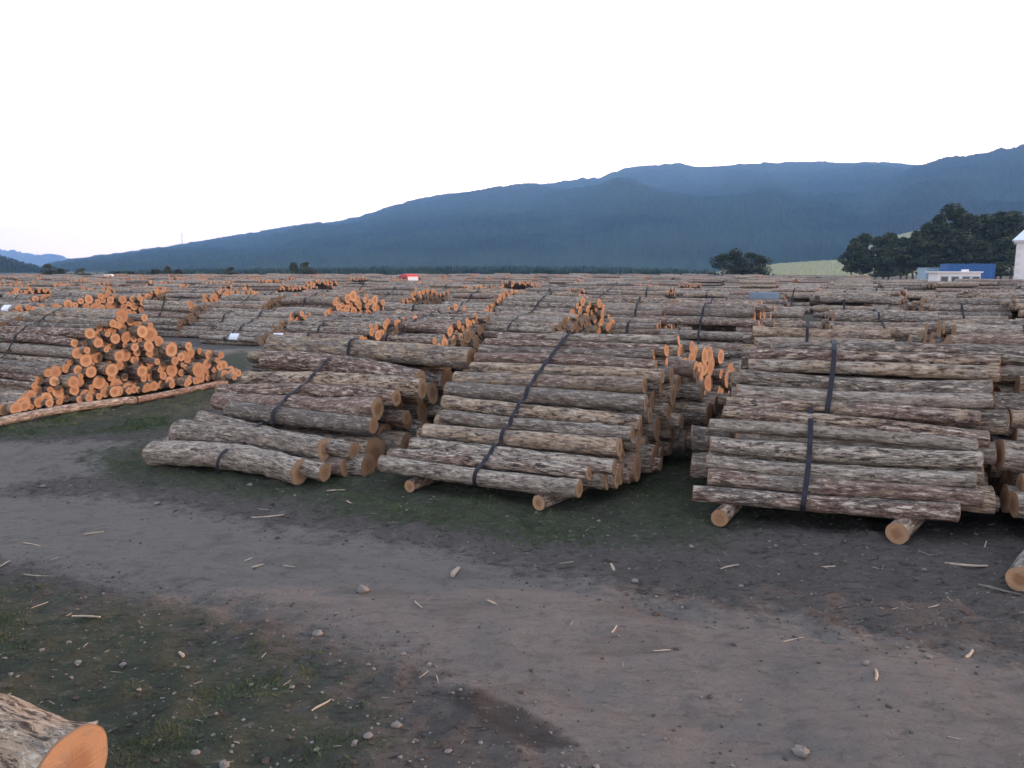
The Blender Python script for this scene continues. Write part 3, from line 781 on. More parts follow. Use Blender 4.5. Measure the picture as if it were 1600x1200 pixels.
# the remaining logs: near ones rounder than far ones, then joined into one object
parts = []
for lo, hi, sd, rg in ((0, 26, 12, 7), (26, 55, 9, 4), (55, 999, 7, 2)):
    ls = [l for l in rest if lo <= dist(l) < hi]
    if ls:
        A, B, R_ = arr(ls)
        parts.append(many_logs('stacked_logs', A, B, R_, gr.random(len(ls)), sd, rg, seed=lo + 3))
deps = parts[0]
bm_ = None
import bmesh
bm_ = bmesh.new()
for p in parts: bm_.from_mesh(p.data)
jm = bpy.data.meshes.new('stacked_logs'); bm_.to_mesh(jm); bm_.free()
jm.materials.append(BARK); jm.materials.append(CUT)
for p in parts:
    m_old = p.data; bpy.data.objects.remove(p); bpy.data.meshes.remove(m_old)
jo = link('stacked_logs', jm)
tag(jo, 'all the smaller and farther logs stacked in rows across the timber yard', 'logs', kind='stuff')
print('stuff tris', sum(len(p.vertices) - 2 for p in jm.polygons) if len(jm.polygons) < 50000 else len(jm.polygons))

# ------------------------------------------------------------------ straps round the stacks
def strap_path(rec, u_of, deg, n_front=True):
    """outline of the stack section, hugging the outermost logs"""
    C = np.array(rec['circ']); env = np.array(rec['env'])
    w0, w1 = env[0][0], env[-1][0]
    mx = (w0 + w1) / 2
    pts = []
    for a in np.linspace(math.radians(188), math.radians(-8), 150):
        # support in a sliding wedge: first log met by a ray towards the foot of the stack
        t = (math.radians(188) - a) / math.radians(196)
        cx = w0 + 0.6 + t * (w1 - w0 - 1.2)
        d = np.array([math.cos(a), math.sin(a)])
        o = np.array([cx, 0.15])
        rel = C[:, :2] - o
        along = rel @ d; off = np.abs(rel @ np.array([-d[1], d[0]]))
        m = (off < C[:, 2] + 0.01)
        if not m.any(): continue
        far = (along + np.sqrt(np.maximum((C[:, 2] + .030) ** 2 - off ** 2, 0)))[m].max()
        if far > 0.1: pts.append(o + d * far)
    return np.array(pts)

def make_strap(rec, u, label, width=0.055, w_from=None, w_to=None, slant=0.0, wob=0):
    P = strap_path(rec, None, 0)
    if len(P) < 6: return None
    if w_from is not None: P = P[(P[:, 0] >= w_from)]
    if w_to is not None: P = P[(P[:, 0] <= w_to)]
    if len(P) < 4: return None
    # tighten: slide each point out to the chord of its neighbours when it lies inside it
    for it in range(6):
        Q = P.copy()
        mid_ = (P[:-2] + P[2:]) / 2
        cen = np.array([P[:, 0].mean(), 0.0])
        out = np.linalg.norm(mid_ - cen, axis=1) > np.linalg.norm(P[1:-1] - cen, axis=1)
        Q[1:-1][out] = mid_[out] * 0.8 + P[1:-1][out] * 0.2
        P = Q
    V = []; Fq = []
    s = np.concatenate([[0], np.cumsum(np.linalg.norm(np.diff(P, axis=0), axis=1))])
    for i, (w, z) in enumerate(P):
        tang = P[min(i + 1, len(P) - 1)] - P[max(i - 1, 0)]; tang = tang / (np.linalg.norm(tang) + 1e-9)
        nrm = np.array([-tang[1], tang[0]])
        if nrm @ (np.array([w, z]) - np.array([P[:, 0].mean(), 0])) < 0: nrm = -nrm
        uu = u + slant * w + wob * math.sin(s[i] * 2.1) * 0.03
        for du, h in ((-width / 2, 0.002), (width / 2, 0.002), (width / 2, 0.010), (-width / 2, 0.010)):
            q = rec['P'] + rec['D'] * (uu + du) + rec['R'] * (w + nrm[0] * h) + np.array([0, 0, max(z + nrm[1] * h, 0.01)])
            V.append(q)
        if i:
            b = (i - 1) * 4; c = i * 4
            for k in range(4): Fq.append((b + k, b + (k + 1) % 4, c + (k + 1) % 4, c + k))
    n = len(P) * 4
    Fq.append((0, 3, 2, 1)); Fq.append((n - 4, n - 3, n - 2, n - 1))
    me = mesh_np('strap', np.array(V), np.array(Fq), mats=[STRAP], smooth_q=False)
    o = link('strap', me)
    tag(o, label, 'strap', 'black straps over the log stacks')
    return o

make_strap(PILES[0], -1.28, 'black strap over the stack of thick logs left of centre', slant=0.10, wob=1, w_to=3.6)
make_strap(PILES[1], -1.38, 'black strap down the front of the middle stack', slant=0.13, wob=1, w_to=5)
make_strap(PILES[2], -1.62, 'black strap over the lower front of the large right hand stack', slant=0.12, w_to=0.78, wob=1, width=0.06)
make_strap(PILES[2], -1.44, 'black strap over the upper front of the large right hand stack', slant=0.14, w_from=0.74, w_to=3, wob=1, width=0.06)
make_strap(PILES[3], -2.2, 'black strap over the sunlit stack at the left edge', slant=0.05, wob=1)
YS = []
for rec in PILES[4:]:
    c = rec['P'] + rec['R'] * 1.0
    d = math.hypot(c[0], c[1])
    if d > 62 or not rec['circ']: continue
    nm = rec['name']
    for uo in ((-1.5 + gr.normal(0, .15)),):
        fx = c[0] / c[1] * FPX + 800
        lab = 'black strap over the ' + nm
        if nm == 'yard' and not (0 < fx < 1600): continue
        st = make_strap(rec, uo, lab, slant=gr.normal(0, .05), wob=1, width=0.06 if d < 30 else 0.08)
        if nm == 'yard' and st: YS.append((fx, st))
for th_, lo, hi in (('left third', -1e9, 540), ('middle third', 540, 1070), ('right third', 1070, 1e9)):
    sel = sorted([t for t in YS if lo <= t[0] < hi], key=lambda t: t[0])
    for n, (fx, st) in enumerate(sel):
        st['label'] = '%s from the left of the thin black straps on background stacks, %s' % (NTH[min(n, 19)], th_)

# ------------------------------------------------------------------ bearers, the log at the camera's feet, tags
bs = 9000
def bearer(px, py, r, length, deg, label, back=0.25):
    global bs
    bs += 1
    q = at(px, py, r); _, R = axes(deg)
    o = big_log('bearer_log', q, q + R * length, r, bs, (BARK, CUT), rings=24, sides=22, rough=0.6)
    return tag(o, label, 'bearer log', 'short logs laid under the stacks')
bearer(1124, 810, 0.105, 2.4, 32, 'round bearer log under the left end of the large right hand stack')
bearer(1402, 833, 0.118, 2.4, 42, 'thick bearer log under the right end of the large right hand stack')
bearer(640, 760, 0.085, 2.6, 33, 'bearer log under the left end of the middle stack')
bearer(842, 786, 0.095, 2.6, 38, 'bearer log under the right end of the middle stack')
bearer(1592, 905, 0.125, 2.0, 48, 'bearer log cut off by the right edge of the picture')
a_ = at(-40, 668, 0.07); b_ = at(210, 625, 0.07); c_ = at(353, 597, 0.07)
tag(big_log('bearer_log', a_, b_, 0.085, 9101, (BARK, CUT), rings=30, sides=18), 'long bearer pole under the nearer half of the sunlit left stack', 'bearer log', 'short logs laid under the stacks')
tag(big_log('bearer_log', b_ + [0.05, 0.03, 0], c_, 0.075, 9102, (BARK, CUT), rings=24, sides=18), 'long bearer pole under the farther end of the sunlit left stack', 'bearer log', 'short logs laid under the stacks')
D20, R20 = axes(21)
e_ = at(114, 1204, 0.235)
o = big_log('log', e_ - D20 * 3.0 + np.array([0, 0, 0.01]), e_, 0.245, 9266, (BARK, CUT), rings=60, sides=48, rough=0.8, bend=(0.0, 0.0), taper=0.02)
tag(o, 'big log with a bright orange sawn end in the bottom left corner', 'log')

def paper(px, py, z, w, h, deg, label, tilt=55):
    q = at(px, py, z); D, R = axes(deg)
    nn = 5; V = []; F = []
    t = math.radians(tilt)
    dn = -R * math.cos(t) + np.array([0, 0, -math.sin(t)])
    out = -R * math.sin(t) + np.array([0, 0, math.cos(t)])
    for lay in (0, 0.004):
        for i in range(nn):
            for j in range(nn):
                a, b = i / (nn - 1) - .5, j / (nn - 1) - .5
                V.append(q + D * a * w + dn * b * h + out * (0.03 - 0.14 * b * b * h / 0.3 + 0.01 * math.sin(a * 7) + lay))
    for lay in range(2):
        for i in range(nn - 1):
            for j in range(nn - 1):
                k = lay * nn * nn + i * nn + j
                F.append((k, k + 1, k + nn + 1, k + nn))
    me = mesh_np('paper_tag', np.array(V), np.array(F), mats=[PAPER], smooth_q=False)
    return tag(link('paper_tag', me), label, 'tag', 'white paper tags on the logs')
paper(366, 526, 0.95, 0.34, 0.22, 24, 'white paper tag on the log by the back track, right end')
paper(434, 526, 1.25, 0.32, 0.20, 24, 'white paper tag on a log left of the thick log stack')
paper(9, 482, 1.5, 0.5, 0.34, 30, 'white paper tag on a log at the left edge of the picture')

# ------------------------------------------------------------------ small things on the ground
def stone_mesh(r, g, flatn=0.6, n1=6, n2=9):
    V = []; F = []
    sx = g.uniform(.8, 1.3)
    for i in range(1, n1):
        ph = math.pi * i / n1
        for j in range(n2):
            th = 2 * math.pi * j / n2
            rr = r * g.uniform(.62, 1.2)
            V.append((rr * sx * math.sin(ph) * math.cos(th), rr * math.sin(ph) * math.sin(th), rr * flatn * math.cos(ph)))
    V.append((0, 0, r * flatn * .9)); V.append((0, 0, -r * flatn)); t, b = len(V) - 2, len(V) - 1
    Q = []; T = []
    for i in range(n1 - 2):
        for j in range(n2):
            k, k2 = i * n2 + j, i * n2 + (j + 1) % n2
            Q.append((k, k + n2, k2 + n2, k2))
    for j in range(n2):
        T.append((t, j, (j + 1) % n2)); T.append((b, (n1 - 2) * n2 + (j + 1) % n2, (n1 - 2) * n2 + j))
    return np.array(V), np.array(Q), np.array(T)
gs = np.random.default_rng(41)
STONES = [(391, 757, .085, 'pale round stone in front of the lowest thick log'), (434, 763, .075, 'pale stone below the sawn end of the lowest thick log'),
          (461, 776, .05, 'small flat stone just right of the two pale stones'), (567, 919, .13, 'flat pale stone lying alone on the dirt road'),
          (495, 981, .10, 'brown clod at the near edge of the dirt road'), (192, 1036, .06, 'pale angular stone on the grass at the lower left'),
          (67, 759, .09, 'pale flat stone by the track at the left edge'), (305, 1172, .06, 'pale stone in the grass near the bottom edge'),
          (575, 1155, .06, 'grey stone near the bottom middle'), (1250, 1166, .12, 'brown clod at the bottom edge on the right'),
          (620, 1130, .07, 'dark stone at the edge of the dark wet patch'), (456, 1072, .045, 'grey stone between the grass and the dirt road'),
          (1080, 855, .06, 'white stone in front of the large right hand stack'), (1275, 868, .06, 'grey stone in front of the right bearer log'),
          (992, 908, .08, 'greyish clod in the verge below the middle stack'), (245, 788, .10, 'dark clod where the grass meets the dirt road'),
          (350, 1192, .08, 'yellowish stone cut by the bottom edge'), (1212, 855, .05, 'small pale stone beside the splinters right of centre'),
          (1352, 1040, .06, 'grey clod on the right part of the dirt road'), (630, 1018, .05, 'dark small clod on the road edge left of the wet patch'),
          (700, 1170, .05, 'grey stone below the dark wet patch'), (333, 1145, .04, 'small grey stone among grass tufts at the lower left')]
for px, py, r, lab in STONES:
    r *= 0.5
    V, Q, T = stone_mesh(r, gs, gs.uniform(.45, .7))
    q = at(px, py, 0)
    zz = float(gz(q[0], q[1]))
    me = mesh_np('stone', V, Q, T, mats=[STONE])
    o = link('stone', me); o.location = (q[0], q[1], zz + r * .28); o.rotation_euler = (0, 0, gs.uniform(0, 6))
    tag(o, lab, 'clod' if 'clod' in lab else 'stone', 'loose stones and clods')

def stick_mesh(L, r, g, bendy=0.025):
    n = 7; V = []; Q = []
    k1, k2 = g.normal(0, bendy * L, 2)
    for i in range(n):
        t = i / (n - 1)
        y = k1 * math.sin(t * math.pi) + k2 * math.sin(t * 2 * math.pi) * .5
        rr = r * (1 - .5 * abs(t - .4)) * g.uniform(.8, 1.2)
        for j in range(5):
            a = j / 5 * 2 * math.pi
            V.append(((t - .5) * L, y + rr * 1.5 * math.cos(a), rr * math.sin(a)))
        if i:
            for j in range(5):
                Q.append(((i - 1) * 5 + j, i * 5 + j, i * 5 + (j + 1) % 5, (i - 1) * 5 + (j + 1) % 5))
    T = [(0, j + 1, j) for j in (1, 2, 3)] + [((n - 1) * 5, (n - 1) * 5 + j, (n - 1) * 5 + j + 1) for j in (1, 2, 3)]
    return np.array(V), np.array(Q), np.array(T)
STICKS = [(712, 890, .20, .022, 35, 'short thick chip of bare wood on the dirt road'), (768, 940, .12, .009, 60, 'thin splinter on the road right of the thick chip'),
          (418, 805, .38, .012, 5, 'long pale splinter at the far edge of the dirt road'), (147, 835, .20, .010, 12, 'pale splinter on the left part of the road'),
          (402, 884, .13, .011, 20, 'short pale splinter on the middle of the road'), (388, 871, .11, .009, 28, 'thin short splinter left of the middle of the road'),
          (450, 881, .18, .007, -12, 'thin grey twig on the middle of the road'), (135, 969, .26, .010, -3, 'pale splinter on the lower left verge'),
          (60, 897, .32, .006, -3, 'thin twig near the left edge'), (50, 851, .25, .007, -8, 'thin pale twig on the road at the left edge'),
          (5, 881, .22, .008, 40, 'pale splinter cut by the left edge of the picture'), (1140, 884, .24, .009, 12, 'pale splinter in the verge right of centre'),
          (1505, 884, .45, .014, -6, 'long pale stick in front of the right bearer log'), (1450, 868, .30, .007, -35, 'thin dark twig near the right bearer log'),
          (1305, 886, .36, .007, 4, 'thin pale twig below the large right hand stack'), (1368, 1058, .17, .009, 30, 'pale splinter on the right part of the road'),
          (1515, 1016, .18, .011, 20, 'pale splinter on the road near the right edge'), (1560, 925, .34, .012, -20, 'dark stick by the bearer log at the right edge'),
          (957, 887, .18, .014, -40, 'short grey chip in the verge below the middle stack'), (1035, 1014, .14, .007, 0, 'tiny pale splinter in the middle of the road'),
          (1540, 850, .30, .008, 25, 'thin pale twig in the shade of the large right hand stack'), (283, 1017, .09, .011, 60, 'short pale chip on the grass at the lower left'),
          (140, 1131, .10, .016, 15, 'white chip just above the big log in the corner'), (525, 771, .24, .010, 6, 'pale splinter below the gap beside the thick logs'),
          (545, 783, .16, .010, -25, 'short splinter under the pale splinter beside the thick logs'), (960, 982, .16, .007, 30, 'grey twig on the road below the middle stack')]
for px, py, L, r, ang, lab in STICKS:
    V, Q, T = stick_mesh(L, r, gs)
    q = at(px, py, 0)
    me = mesh_np('splinter', V, Q, T, mats=[CHIP if 'dark' not in lab else BARK])
    o = link('splinter', me); o.location = (q[0], q[1], float(gz(q[0], q[1])) + r * .9); o.rotation_euler = (0, gs.normal(0, .03), math.radians(ang * 2.2))
    tag(o, lab, 'splinter' if 'chip' not in lab else 'wood chip', 'splinters and twigs on the ground')

def scatter(name, N, mesh_fn, variants, mat, region, label, g, sink=0.0):
    """uncountable small pieces joined into one object"""
    var = [mesh_fn(g) for _ in range(variants)]
    VV = []; QQ = []; TT = []; off = 0
    x, y = region(N, g)
    z = gz(x, y)
    for i in range(len(x)):
        V, Q, T = var[g.integers(variants)]
        s = g.gamma(1.6, .27) + .2; a = g.uniform(0, 6.28)
        c, sn = math.cos(a) * s, math.sin(a) * s
        P = np.stack([V[:, 0] * c - V[:, 1] * sn + x[i], V[:, 0] * sn + V[:, 1] * c + y[i], V[:, 2] * s + z[i] + sink], 1)
        VV.append(P); QQ.append(Q + off); TT.append(T + off); off += len(P)
    me = mesh_np(name, np.concatenate(VV), np.concatenate(QQ), np.concatenate(TT), mats=[mat], smooth_q=False)
    return tag(link(name, me), label, kind='stuff')
def reg(N, g, ymin=3.2, ymax=17):
    y = ymin + (ymax - ymin) * g.random(N * 2) ** 1.3
    x = (g.random(N * 2) * 2 - 1) * (0.72 * y + 1.2)
    r, gg, m = masks(x, y)
    keep = g.random(N * 2) < np.where(r > 0.7, .10, .75)
    return x[keep][:N], y[keep][:N]
scatter('gravel', 5500, lambda g: stone_mesh(.014, g, .6, 3, 5), 10, STONE, reg, 'small stones strewn over the bare earth', gs, sink=0.003)
scatter('bark_crumbs', 7000, lambda g: stone_mesh(.017, g, .4, 3, 5), 10, flat('bark_crumb', (0.055, 0.045, 0.04), .95, .3, 20), reg, 'dark crumbs of bark and soil strewn over the yard', gs, sink=0.003)
scatter('wood_splinters', 800, lambda g: stick_mesh(g.uniform(.05, .12), .0025, g), 12, CHIP, reg, 'fine pale splinters strewn over the yard', gs, sink=0.004)

# grass blades in the thin grassy patches
def grass():
    g = np.random.default_rng(6)
    N = 900000
    y = 3.2 + 22 * g.random(N) ** 1.25
    x = (g.random(N) * 2 - 1) * (0.72 * y + 1.0)
    r, gm, m = masks(x, y)
    dens = 0.12 + gm * 0.8 + 0.9 * vnoise(x * 1.1, y * 1.1, 31) + 0.7 * vnoise(x * 3.3, y * 3.3, 32) + .4 * vnoise(x * 9, y * 9, 33) - 0.75
    k = (dens > g.random(N) * 0.8) & (r < 0.5) & (g.random(N) < 0.9)
    x, y = x[k], y[k]; n = len(x); z = gz(x, y)
    tall = np.where(poly_sd(x, y, G2) > 0, 1.7, 1.0)
    h = g.uniform(.010, .038, n) * tall; w = g.uniform(.003, .005, n) * tall; a = g.uniform(0, 6.28, n); lean = g.normal(0, .55, (n, 2)) * h[:, None]
    b0 = np.stack([x - np.cos(a) * w, y - np.sin(a) * w, z - .004], 1); b1 = np.stack([x + np.cos(a) * w, y + np.sin(a) * w, z - .004], 1)
    tp = np.stack([x + lean[:, 0], y + lean[:, 1], z + h], 1)
    V = np.stack([b0, b1, tp], 1).reshape(-1, 3)
    kk = NT('grass_blade', 0.8, 0.1)
    nz = kk.noise(kk.n('NewGeometry').outputs[0], 3.0, 4)
    m = kk.col(kk.mix(kk.step(nz, .35, .65), (0.040, 0.070, 0.030), (0.085, 0.115, 0.055)))
    me = mesh_np('grass', V, None, np.arange(3 * n).reshape(-1, 3), mats=[m])
    tag(link('grass', me), 'thin short grass growing in patches on the bare earth', kind='stuff')
    print('blades', n)
grass()

# ------------------------------------------------------------------ trees
LEAF = []
for i, (a, b) in enumerate((((0.028, 0.040, 0.024), (0.066, 0.082, 0.044)), ((0.026, 0.036, 0.020), (0.060, 0.072, 0.040)))):
    k = NT('needles' if i == 0 else 'leaves', 0.9, 0.05)
    LEAF.append(k.col(k.mix(k.step(k.noise(k.n('NewGeometry').outputs[0], 0.6, 5), .35, .65), a, b)))
TRUNK = flat('trunk_bark', (0.16, 0.115, 0.09), .95, .3, 4)
def crown_mesh(H, Wd, kind, n, g):
    """leaf clumps spread through an uneven crown volume; kind 0 pine, 1 broad"""
    lobes = []
    base = 0.22 if kind == 0 else 0.06
    for i in range(11 if kind == 0 else 9):
        t = g.random()
        zc = H * (base + (0.93 - base) * t)
        env = (1 - t) ** .6 * .85 + .12 if kind == 0 else math.sin(math.pi * (.30 + t * .62))
        a = g.uniform(0, 6.28); d = Wd * .5 * env * g.uniform(.1, .75)
        lobes.append((d * math.cos(a), d * math.sin(a), zc, Wd * g.uniform(.15, .27) * (.7 + .5 * env), H * (g.uniform(.07, .13) if kind == 0 else g.uniform(.11, .2))))
    lobes.append((0, 0, H * .9, Wd * .14, H * .1))
    L = np.array(lobes)
    k = g.integers(0, len(L), n)
    v = g.standard_normal((n, 3)); v /= np.linalg.norm(v, axis=1)[:, None]
    rr = g.random(n) ** .28
    C = L[k, :3] + v * rr[:, None] * np.stack([L[k, 3], L[k, 3], L[k, 4]], 1)
    s = H * g.uniform(.010, .024, n)
    a = g.standard_normal((n, 3)); a /= np.linalg.norm(a, axis=1)[:, None]
    b = np.cross(a, g.standard_normal((n, 3))); b /= np.linalg.norm(b, axis=1)[:, None]
    V = np.stack([C - a * s[:, None], C + b * s[:, None] * .7, C + a * s[:, None], C - b * s[:, None] * .7], 1).reshape(-1, 3)
    return mesh_np('crown', V, np.arange(4 * n).reshape(-1, 4), mats=[LEAF[kind]], smooth_q=False), L
def trunk_mesh(H, r, L, g):
    V = []; Q = []
    def tube(p0, p1, r0, r1, n=5, sd=7):
        o = len(V); d = np.array(p1, float) - p0; d /= np.linalg.norm(d)
        y = np.cross(d, [1, .2, 0]); y /= np.linalg.norm(y); z = np.cross(d, y)
        w = g.normal(0, r0 * .5, (n, 2)); w[0] = 0
        for i in range(n):
            t = i / (n - 1); c = np.array(p0) * (1 - t) + np.array(p1) * t + y * w[i, 0] + z * w[i, 1]; rr = r0 * (1 - t) + r1 * t
            for j in range(sd):
                a = j / sd * 6.2832; V.append(c + (y * math.cos(a) + z * math.sin(a)) * rr)
            if i:
                for j in range(sd): Q.append((o + (i - 1) * sd + j, o + (i - 1) * sd + (j + 1) % sd, o + i * sd + (j + 1) % sd, o + i * sd + j))
    tube((0, 0, -.2), (0, 0, H * .88), r, r * .15, 8)
    for lx in L[:9]:
        z0 = max(H * .2, lx[2] - H * .1)
        tube((0, 0, z0), tuple(lx[:3]), r * .35, r * .08, 4, 5)
    return mesh_np('trunk', np.array(V), np.array(Q), mats=[TRUNK])
gt = np.random.default_rng(51)
VARS = {}
for kind in (0, 1):
    VARS[kind] = []
    for v in range(4):
        c, L = crown_mesh(16, 8.5 if kind == 0 else 12, kind, 4200 if kind == 0 else 3600, gt)
        VARS[kind].append((c, trunk_mesh(16, .26, L, gt)))
def tree_at(px, topy, dist, kind, label, group, wide=1.0, name=None, cat='tree'):
    q = at_dist(px, topy, dist); H = q[2]
    c, t = VARS[kind][gt.integers(4)]
    s = max(H, .5) / 16
    o = empty(name or ('pine_tree' if kind == 0 else 'broadleaf_tree'), (q[0], q[1], 0), gt.uniform(0, 6.28), label, cat, group)
    o.scale = (s * wide, s * wide, s)
    link('crown', c, o); link('trunk', t, o)
    return o
GR = 'dark trees behind the log yard on the right'
RT = [(1335, 372, 205, 'leftmost dark tree of the tree row on the right'), (1352, 366, 215, 'second dark tree from the left in the right hand row'), (1372, 369, 212, 'third dark tree from the left in the right hand row'),
      (1392, 365, 208, 'fourth dark tree from the left in the right hand row'), (1412, 370, 216, 'fifth dark tree, in the low middle of the row'), (1432, 360, 210, 'sixth dark tree, where the row begins to rise'),
      (1450, 348, 214, 'tree on the left shoulder of the tallest clump'), (1470, 334, 212, 'tall tree left of the tallest one in the row'), (1492, 322, 215, 'tallest tree of the right hand row'),
      (1512, 333, 210, 'tall tree right of the tallest one in the row'), (1528, 352, 218, 'tree in the dip between the two tall clumps'), (1545, 338, 212, 'tall tree at the left of the clump by the building'),
      (1565, 330, 214, 'tallest tree of the clump behind the white building'), (1588, 334, 210, 'tree rising behind the roof of the white building'), (1612, 340, 212, 'tree at the right edge behind the building'), (1640, 336, 215, 'tree beyond the right edge behind the building')]
for px, py, d, lab in RT:
    tree_at(px, py, d, 0, lab, GR, wide=1.35)
for i, (px, py, lab) in enumerate(((1345, 385, 'leftmost'), (1382, 388, 'second from the left'), (1420, 385, 'third from the left'), (1455, 378, 'fourth from the left'), (1500, 370, 'fifth from the left'), (1535, 378, 'sixth from the left'), (1572, 372, 'last on the right'))):
    tree_at(px, py, 196, 0, 'lower dark tree in front of the right hand row, ' + lab, GR, wide=2.1)
SM = [(1130, 398, 190, 1, 'left tree of the round clump beside the hay field', 1.2), (1150, 393, 194, 1, 'middle tree of the round clump beside the hay field', 1.3), (1172, 394, 190, 1, 'third tree of the round clump beside the hay field', 1.2), (1190, 402, 188, 1, 'right tree of the round clump beside the hay field', 1.2),
      (458, 411, 200, 1, 'small tree, left one of the pair behind the yard', .8), (478, 409, 202, 1, 'small tree, right one of the pair behind the yard', .9),
      (362, 417, 210, 1, 'small tree standing alone between the pair and the left bushes', 1.0), (74, 412, 230, 1, 'large rounded tree at the end of the left hill', 1.2), (95, 420, 235, 1, 'low tree right of the rounded tree on the left', 1.6),
      (128, 419, 210, 1, 'small tree right of the end of the left hill', 1.1), (262, 417, 220, 1, 'taller bush of the bush row on the left', 1.2), (243, 421, 216, 1, 'low bush left in the bush row on the left', 1.9), (278, 422, 222, 1, 'low bush right in the bush row on the left', 1.9), (185, 424, 240, 1, 'low bush left of the bush row', 2.2), (205, 425, 238, 1, 'second low bush left of the bush row', 2.2)]
for px, py, d, kind, lab, wd in SM:
    bush = 'bush' in lab.split()[:2]
    tree_at(px, py, d, kind, lab, 'small trees and bushes behind the yard', wide=wd * 1.6, name='bush' if bush else None, cat='bush' if bush else 'tree')

# ------------------------------------------------------------------ buildings, containers, vehicles, mast
def box(name, x0, x1, y0, y1, z0, z1, mat, parent, bev=0.0):
    bm = bmesh.new()
    bmesh.ops.create_cube(bm, size=1, matrix=Matrix.Translation(((x0 + x1) / 2, (y0 + y1) / 2, (z0 + z1) / 2)) @ Matrix.Diagonal((x1 - x0, y1 - y0, z1 - z0, 1)))
    if bev: bmesh.ops.bevel(bm, geom=bm.edges[:], offset=bev, segments=2, affect='EDGES')
    me = bpy.data.meshes.new(name); bm.to_mesh(me); bm.free(); me.materials.append(mat)
    return link(name, me, parent)
WHITE = flat('white_wall', (0.62, 0.63, 0.66), .8, .06, 1.5)
TILE = flat('wall_tile', (0.55, 0.56, 0.58), .6, .1, 2)
ROOF = flat('pale_sheet_roof', (0.52, 0.60, 0.68), .35, .05, 1, metal=.4)
GLASS = flat('dark_glass', (0.03, 0.035, 0.045), .15, .1, 1, spec=.5)
BLUE = flat('container_blue', (0.030, 0.105, 0.29), .5, .15, 1.5)
PALEB = flat('pale_blue_sheet', (0.22, 0.33, 0.42), .6, .1, 1.5)
RED = flat('truck_red', (0.42, 0.030, 0.035), .4, .1, 2, spec=.4)
RUB = flat('rubber', (0.02, 0.02, 0.02), .8)
STEEL = flat('frame_steel', (0.13, 0.11, 0.19), .6, .2, 3)

# white two-storey building, mostly beyond the right edge
q = at_dist(1585, 421, 130)
B = empty('building', (q[0], q[1], 0), math.radians(-33), 'white two storey building with pale hipped metal roof at right edge', 'building')
Wd, Dp, Hh = 11.0, 10.0, 6.7
box('wall', 0, Wd, 0, Dp, -.1, Hh, WHITE, B)
for i in range(6):
    box('quoin_band', -0.03, 0.6, -0.03, 0.6, 0.3 + i * 1.08, 0.9 + i * 1.08, TILE, B)
box('cornice', -.35, Wd + .35, -.35, Dp + .35, Hh, Hh + .3, WHITE, B)
bm = bmesh.new()
v = [bm.verts.new(p) for p in ((-.6, -.6, Hh + .3), (Wd + .6, -.6, Hh + .3), (Wd + .6, Dp + .6, Hh + .3), (-.6, Dp + .6, Hh + .3), (1.7, 3.0, Hh + 3.0), (Wd - 1.7, 3.0, Hh + 3.0), (Wd - 1.7, Dp - 3, Hh + 3.0), (1.7, Dp - 3, Hh + 3.0))]
for f in ((0, 1, 5, 4), (1, 2, 6, 5), (2, 3, 7, 6), (3, 0, 4, 7), (4, 5, 6, 7), (3, 2, 1, 0)): bm.faces.new([v[i] for i in f])
me = bpy.data.meshes.new('roof'); bm.to_mesh(me); bm.free(); me.materials.append(ROOF); rf = link('roof', me, B)
for sx in range(12):
    x = -.3 + sx * 1.0
    t0, t1 = (x + .6) / (Wd + 1.2), 0
for fl in (0, 1):
    for wx in (1.5, 4.3, 7.1):
        z0 = 1.0 + fl * 3.2
        f = box('window', wx, wx + 1.4, -.06, .06, z0, z0 + 1.7, WHITE, B)
        box('pane', wx + .1, wx + .66, -.09, -.05, z0 + .1, z0 + 1.6, GLASS, f); box('pane', wx + .74, wx + 1.3, -.09, -.05, z0 + .1, z0 + 1.6, GLASS, f)
        box('sill', wx - .1, wx + 1.5, -.16, -.0601, z0 - .1, z0, WHITE, f)

def container(px, py, dist, w, d, h, z_top, mat, rz, name, label, ribs=18):
    q = at_dist(px, py, dist)
    o = empty(name, (q[0], q[1], 0), rz, label, 'container')
    box('body', 0, w, 0, d, .15, h - .1, mat, o)
    n = ribs
    for i in range(n):
        x = (i + .5) * w / n
        box('rib', x - w / n * .25, x + w / n * .25, -.05, 0, .3, h - .25, mat, o)
    box('top_rail', -.03, w + .03, -.06, d + .03, h - .1, h, mat, o)
    for cx in (0, w - .15): box('corner_post', cx, cx + .15, -.08, -.0, .1, h - .1, mat, o)
    return o
container(1481, 421, 118, 5.9, 2.4, 3.75, 0, BLUE, math.radians(-6), 'blue_container', 'blue shipping container left of the white building')
o = container(1447, 421, 121, 1.75, 2.2, 3.25, 0, PALEB, 0, 'site_cabin', 'small pale blue cabin left of the white site cabin', 5)
q = at_dist(1466, 421, 106)
o = empty('site_cabin', (q[0], q[1], 0), math.radians(-3), 'low white site cabin in front of the blue container', 'cabin')
box('wall', 0, 5.0, 0, 2.3, .1, 2.62, WHITE, o)
box('roof', -.35, 5.15, -.25, 2.5, 2.62, 2.76, WHITE, o)
for x in (.35, 1.6, 2.85, 4.0):
    f = box('window', x, x + .9, -.05, .03, 1.2, 2.2, PALEB, o); box('pane', x + .08, x + .82, -.07, -.051, 1.28, 2.12, GLASS, f)
box('door', 3.35, 3.9, -.06, .02, .2, 2.2, PALEB, o)
box('hatch', 3.3, 3.9, .6, 1.2, 2.76, 3.0, WHITE, o)

